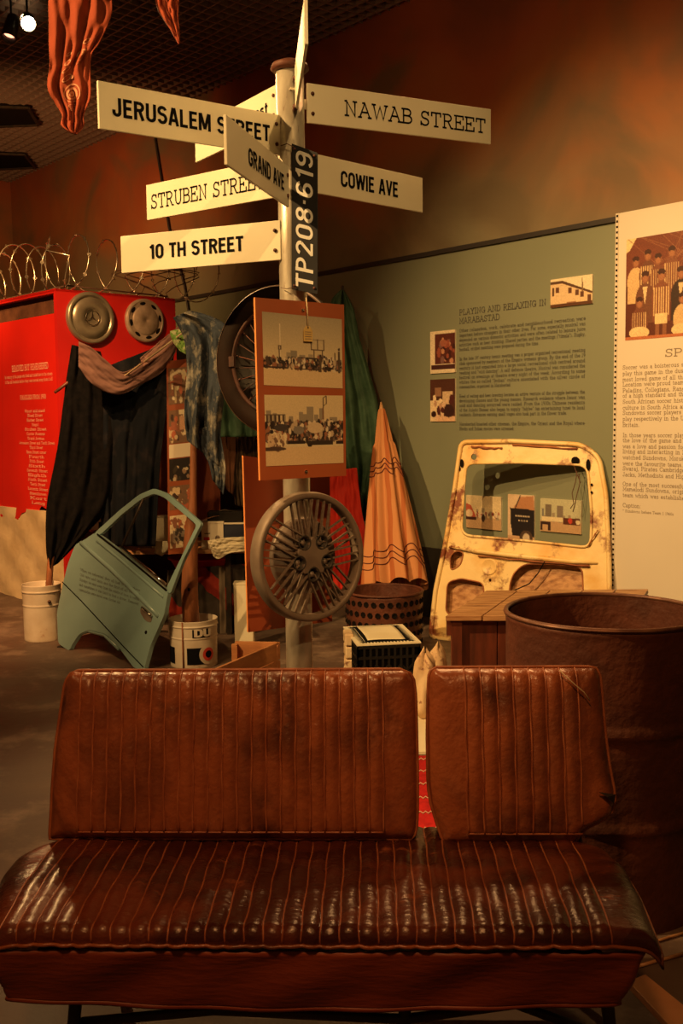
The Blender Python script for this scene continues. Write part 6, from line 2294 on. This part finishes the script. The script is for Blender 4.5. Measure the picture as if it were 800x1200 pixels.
# cloth over table edge
drape('table_cloth', [(243, 634), (252, 632), (266, 630), (288, 629)], [(250, 652), (256, 655), (270, 648), (289, 646)], 6.70, M['paper'], 2, .012, 20, 26, 25,
      label='cream cloth folded over the front edge of the stall table', cat='cloth')
drape('hanging_rag', [(182, 634), (182, 640), (181, 648)], [(196, 634), (197, 642), (190, 652)], 6.71, M['paper'], 1, .01, 12, 12, 26,
      label='small cream rag hanging off the table beside the photo strip', cat='rag')

# photo strip board
zq_ = Quad(at_y(195, 423, 6.6), at_y(225, 420, 6.6), at_y(230, 646, 6.6), at_y(197, 650, 6.6))
mb = MB()
zq_.slab(mb, .010)
sb = mb.build('photo_strip', M['board'], label='narrow orange-brown board with a column of five photos on the stall', cat='photo board')
PC = [(.5, .14, .07), (.06, .03, .025), (.7, .55, .35), (.3, .12, .07), (.2, .12, .08), (.8, .68, .48)]
rng = np.random.default_rng(11)
for k, (v0, v1) in enumerate(((.04, .225), (.255, .425), (.505, .62), (.645, .77), (.80, .97))):
    p = Print(36, 48, (.22, .12, .07) if k != 4 else (.78, .66, .45))
    p.crowd(.05, .15, .95, .9, 34, PC, .13, rng)
    if k == 0: p.poly([(.1, .15), (.5, .05), (.9, .2), (.9, .28), (.5, .14), (.1, .25)], (.7, .6, .42)); p.rect(.28, .2, .36, .95, (.6, .48, .3)); p.rect(.25, .2, .6, .5, (.3, .10, .06))
    if k == 1: p.rect(.45, 0, 1, .14, (.75, .65, .45)); p.rect(.48, .2, .72, .6, (.6, .35, .22)); p.rect(.1, .35, .35, .6, (.4, .13, .08))
    if k == 2: p.rect(0, 0, 1, 1, (.02, .015, .015)); p.crowd(0, .35, 1, 1, 16, [(.6, .5, .35), (.05, .04, .03), (.3, .2, .13)], .12, rng)
    if k == 4: p.rect(.15, .45, .9, .8, (.25, .2, .16)); p.crowd(.15, .45, .9, .8, 20, [(.05, .04, .035), (.35, .28, .2)], .1, rng)
    p.noise(.08, rng)
    p.build('photo', lambda u, v, v0=v0, v1=v1: zq_.P(.07 + .86 * u, v0 + (v1 - v0) * v, .0015), sb)
mb = MB()
mb.prism([zq_.P(.07, .430, .001), zq_.P(.93, .430, .001), zq_.P(.93, .50, .001), zq_.P(.07, .50, .001)], zq_.n * .0006)
mb.build('blank_card', M['white_print'], sb)
# brown board behind, with sloping shoulders
bo = [at_y(x, y, 7.1) for x, y in ((203, 466), (196, 472), (182, 480), (175, 522), (183, 531), (181, 612), (258, 612), (258, 540), (262, 500), (250, 470))]
MB().prism(bo, V((0, .008, 0))).build('brown_board', M['board_back'], label='shirt-shaped brown board standing behind the photo strip', cat='board')

# goods under the table
c = at_y(232, 672, 7.0)
o = MB().lathe([(0, .36), (.13, .36), (.21, .50), (.215, .505), (.205, .505), (.125, .372), (0, .372)], (c.x, 7.08, 0), 40).build('red_basin', M['red_plastic'], label='red plastic basin on a box under the stall table', cat='basin')
MB().lathe([(.205, .508), (.222, .508), (.224, .500), (.215, .495)], (c.x, 7.08, 0), 40).build('basin_rim', M['red_plastic'], o)
o = MB().box((c.x, 7.12, .18), (.34, .30, .36)).build('storage_box', M['brown_cloth'], label='brown cloth-covered box under the red basin', cat='box', bevel=.02)
drape('patterned_blanket', [(196, 668), (196, 710), (198, 750), (204, 790)], [(292, 660), (292, 700), (290, 750), (286, 790)], 6.84, M['patchwork'], 5, .04, 50, 40, 30,
      label='dark red and black patterned blanket hanging under the stall table', cat='blanket')
cA = at_y(284, 705, 6.2)
o = MB().box((cA.x, 6.3, cA.z / 2 + .05), (.12, .1, cA.z + .1)).build('cream_carton', M['paper'], label='cream carton peeping out left of the rust-brown board', cat='box', bevel=.004)
MB().box((cA.x, 6.3, cA.z + .105), (.125, .105, .012)).build('lid', M['paper'], o)

# wooden crate behind the bench
WZ = .30
A_, B_, D_ = at_z(328, 752, WZ), at_z(276, 751, WZ), at_z(246, 787, WZ)
C_ = B_ + (D_ - A_)
wcx = thing('wooden_crate', (A_ + C_) / 2 - UP * WZ, 'open pine crate just behind the left end of the bench backrest', 'crate')
for (p, q) in ((A_, B_), (B_, C_), (C_, D_), (D_, A_)):
    nn_ = UP.cross(q - p).normalized()
    if nn_.dot((A_ + C_) / 2 - p) < 0: nn_ = -nn_
    for k in range(3):
        if p is B_ and k < 2: continue          # the far side has lost its upper slats
        z1 = WZ - .10 * k
        z0 = z1 - .092
        MB().prism([V((p.x, p.y, z0)), V((q.x, q.y, z0)), V((q.x, q.y, z1)), V((p.x, p.y, z1))], nn_ * .014).build('slat', M['crate_wood'], wcx, bevel=.002)
MB().prism([V((p.x, p.y, .004)) for p in (A_, B_, C_, D_)], UP * .008).build('crate_bottom', M['crate_wood'], wcx)
for p, s_ in ((A_, 1), (B_, 1), (D_, 1)):
    ctr = (A_ + C_) / 2
    d_ = (V((ctr.x, ctr.y, 0)) - V((p.x, p.y, 0))).normalized()
    MB().box(V((p.x, p.y, WZ / 2)) + d_ * .035, (.03, .03, WZ - .02)).build('corner_post', M['crate_wood'], wcx)

# ================================================================== pale green car door
d0, d1 = at_z(74, 760, 0), at_z(172, 788, 0)
dxv = (d1 - d0).normalized()
dback = V((-dxv.y, dxv.x, 0))
if dback.y < 0: dback = -dback
la = math.radians(14)
du = (UP * math.cos(la) + dback * math.sin(la)).normalized()
dn_ = dxv.cross(du)
if dn_.y > 0: dn_ = -dn_
dp = lambda x, y, d=0.0: on_plane(x, y, d0 + dn_ * d, dn_)
body_px = [(112, 623.5), (143, 647), (170, 670), (197, 693), (192, 721), (176, 757), (168, 787), (157, 783), (140, 760), (123.5, 743), (104, 738), (92.6, 743), (84, 756), (81, 763), (68, 754), (66.6, 718), (73, 687), (79, 662), (88, 638), (98, 633)]
cdn = thing('car_door', (d0 + d1) / 2, 'pale green van door leaning tilted with printed text, beside the paint bucket', 'car door')
body_r = corners(body_px, 4, 3)
DG = lambda lp_, d=0.0: [dp(x, y, d) for x, y in lp_]
mb = plate(DG(body_r), [], dn_, .028)
dbody = mb.build('door_skin', M['door_green'], cdn, bevel=.006)
fr_out = corners([(110, 625), (140, 597.5), (162.5, 579.6), (180, 572), (196, 578), (214.5, 594), (236, 613), (214.5, 656), (199, 697), (194, 690), (209.5, 658), (230, 615), (211, 599), (192, 583), (180, 578.5), (166, 584.5), (143, 602.5), (117, 627)], 4, 3)
mb = plate(DG(fr_out, -.004), [], dn_, .022)
mb.build('window_frame', M['door_green'], cdn, bevel=.003)
MB().tube(DG([(114, 626), (143, 648.5), (170, 671), (195, 692)], .004), .006, 6).build('weather_strip', M['void'], cdn)
MB().tube(DG([(142, 641), (160, 656), (178, 671), (194, 685)], .002), .009, 6).build('inner_sill', M['chrome'], cdn)
MB().tube(DG([(168, 584), (158, 607), (149, 626), (142, 643)], -.012), .008, 6).build('quarter_bar', M['black_metal'], cdn)
MB().tube(DG([(73, 682), (95, 704), (120, 731), (145, 758), (168, 782)], .0005), .0035, 6).build('crease_shade', M['void'], cdn)  # black tube laid along the crease as its painted shade
for pts, r_ in (([(95, 636), (112, 651), (128, 665), (150, 686), (170, 706), (186, 722)], .014), ([(114, 634), (140, 655), (170, 681), (192, 700)], .009)):
    MB().tube(DG(pts, -.002), r_, 10).build('swage_line', M['door_green'], cdn)
rec = corners([(166, 709), (179, 720), (177, 730), (170, 727), (164, 717)], 3, 3)
MB().prism(DG(rec, .001), dn_ * .002).build('handle_recess', M['trim_back'], cdn)
MB().tube(DG([(166, 712), (172, 717), (177, 722)], .014), .007, 8).build('handle', M['chrome'], cdn)
MB().lathe([(0, .003), (.010, .003), (.012, 0)], dp(171, 741), 14, frame_from(dn_)).build('lock', M['void'], cdn)
MB().tube(DG([(198, 697), (193, 722), (178, 757), (170, 787)], -.03), .012, 8).build('rubber_seal', M['void'], cdn)
MB().tube(DG([(81, 763), (84, 755), (93, 743), (104, 739), (123, 744), (140, 761)], -.016), .014, 8).build('arch_flange', M['door_green'], cdn)
tq_ = Quad(dp(94.5, 665, .0), dp(166, 690, .0), dp(163, 716, .0), dp(92.5, 693, .0))
mb = MB()
dl = ['When we relocated they all had to go to these', 'Old vans and taxis are the first of all we used', 'Sundays we went away from the centre of town to watch', 'and sometimes it was hard to find a driver. Removed', 'communities were moved even further out']
WQ = (tq_.c[1] - tq_.c[0]).length
HQ = (tq_.c[3] - tq_.c[0]).length
for k, s in enumerate(dl):
    slab_line(mb, tq_, s, 0, HQ * (.14 + .205 * k), .017, WQ * (.98 if k < 4 else .70), 1.3, W=WQ, H=HQ, d=.0075 if False else .0012)
mb.build('door_lettering', M['ink_door'], dbody, kind='stuff')
for px, py in ((72, 757), (168, 790)):
    pz = dp(px, py, -.014)
    if pz.z > .003: MB().box((pz.x, pz.y, pz.z / 2), (.05, .03, pz.z)).build('foot_block', M['black_metal'], cdn)

# ================================================================== cloths hung from the ceiling
bd = drape('orange_bandana', [(56, -70), (57, -20), (57, 40), (58, 75), (56, 102), (64, 120), (73, 135), (72, 147), (84, 156)], [(124, -70), (128, -20), (131, 15), (117, 48), (106, 68), (106, 112), (98, 134), (98, 147), (90, 157)], 3.6, M['bandana'], 3, .022, 90, 90, 40, jag=.6,
           label='orange-red printed bandana hanging point down at upper left', cat='bandana')


def ring_on(o_, A, B, u0, v0, ru, rv, name, inner=.6, amp=.022, folds=3, seed=40, Y=3.6):
    rg = random.Random(seed)
    ph = [rg.uniform(0, 6.28) for _ in range(6)]

    def fn(u, v):
        a = poly_at(A, v); b = poly_at(B, v)
        x = a[0] + (b[0] - a[0]) * u; y = a[1] + (b[1] - a[1]) * u
        env = 0.35 + 0.65 * v
        d = .55 * amp * env * (math.sin(u * folds * 6.28 + ph[0] + 1.3 * math.sin(v * 2.6 + ph[1])) + 0.5 * math.sin(u * folds * 11.0 + ph[2] + v * 2.0) + 0.35 * math.sin(v * 9 + u * 4 + ph[3]))
        d += .004 * math.sin(v * 31 + u * 23 + ph[4]) + .004 * math.sin(v * 17 - u * 37 + ph[5])
        return at_y(x, y, Y + d - .006)
    mb = MB()
    mb.surf(lambda a, r: fn(u0 + ru * (inner + (1 - inner) * r) * math.cos(2 * math.pi * a), v0 + rv * (inner + (1 - inner) * r) * math.sin(2 * math.pi * a)), 28, 2)
    return mb.build(name, M['bandana_print'], o_)


BA = [(56, -70), (57, -20), (57, 40), (58, 75), (56, 102), (64, 120), (73, 135), (72, 147), (84, 156)]
BB = [(124, -70), (128, -20), (131, 15), (117, 48), (106, 68), (106, 112), (98, 134), (98, 147), (90, 157)]
for (u0, v0, ru, rv, inn_) in ((.50, .60, .15, .030, .66), (.50, .60, .07, .014, .3), (.50, .60, .22, .045, .88), (.66, .40, .10, .022, .6), (.66, .40, .04, .009, .3), (.40, .42, .07, .016, .7), (.42, .47, .10, .014, .75), (.44, .52, .12, .014, .8), (.47, .67, .14, .012, .75), (.46, .70, .10, .010, .6), (.68, .47, .08, .012, .7), (.69, .34, .07, .012, .7), (.38, .37, .06, .010, .5), (.55, .53, .05, .008, .2)):
    ring_on(bd, BA, BB, u0, v0, ru, rv, 'printed_ring', inn_)
tb0 = at_y(90, -70, 3.6)
MB().tube([tb0 + V((-.1, 0, 0)), tb0 + V((.1, .0, .0))], .006, 8).build('hanging_rod', M['wood'], bd)
MB().tube([tb0, V((tb0.x, tb0.y, CEIL_Z + .02))], .003, 6).build('hanging_cord', M['string'], bd)
bd2 = drape('small_bandana', [(183, -60), (181, -20), (184, 8), (194, 26), (204, 42), (209, 51)], [(214, -60), (212, -20), (209, 5), (209, 22), (210, 40), (210, 52)], 3.7, M['bandana'], 2, .03, 36, 50, 41,
            label='smaller orange and red cloth tip hanging left of the pole top', cat='bandana')
tb0 = at_y(198, -60, 3.7)
MB().tube([tb0 + V((-.06, 0, 0)), tb0 + V((.06, 0, 0))], .006, 8).build('hanging_rod', M['wood'], bd2)
MB().tube([tb0, V((tb0.x, tb0.y, CEIL_Z + .02))], .003, 6).build('hanging_cord', M['string'], bd2)

# ================================================================== ceiling spotlights


def spotlight(px, py, Y, target, label, glow, r=.055):
    c = at_y(px, py, Y)
    ln_ = (V(target) - c).normalized()
    t_ = thing('ceiling_spotlight', V((c.x, c.y, c.z)), label, 'spotlight')
    FMx = frame_from(ln_)
    MB().lathe([(r * .5, -.16), (r * .8, -.15), (r, -.08), (r * 1.05, .03), (r * .98, .03), (r * .9, -.03)], c, 28, FMx).build('lamp_can', M['lamp_can'], t_)
    MB().lathe([(0, -.002), (r * .6, -.004), (r * .85, -.012)], c, 24, FMx).build('lamp_lens', glow, t_)
    MB().tube([c - ln_ * .08, c - ln_ * .08 + V((0, 0, .06)), V((c.x - ln_.x * .08, c.y - ln_.y * .08, CEIL_Z + .03))], .008, 8).build('lamp_stem', M['lamp_can'], t_)
    return t_


spotlight(33, 27, 7.0, (-.3, 2.2, .8), 'lit ceiling spotlight glaring towards the viewer at upper left', M['lamp_glow'], .05)
spotlight(11, 41, 7.2, (-2.6, 6.2, 1.5), 'dim reddish spotlight just left of the glaring one', M['lamp_red'], .05)

# twigs and cables on the floor behind the bench's right end
for i, (pts, r_) in enumerate((([(742, 1100), (762, 1105), (785, 1098), (812, 1090)], .004), ([(748, 1132), (770, 1126), (800, 1118)], .005))):
    MB().tube([at_z(x, y, .006) for x, y in pts], r_, 6).build('floor_twig', M['wood'], label=('thin twig on the floor right of the bench, farther one', 'thin twig on the floor right of the bench, nearer one')[i], cat='twig')
q = [at_z(x, y, .0) for x, y in ((735, 1158), (756, 1150), (835, 1215), (800, 1228))]
MB().prism(q, UP * .02).build('floor_plank', M['crate_wood'], label='pale plank on the floor under the right end of the bench', cat='plank', bevel=.002)
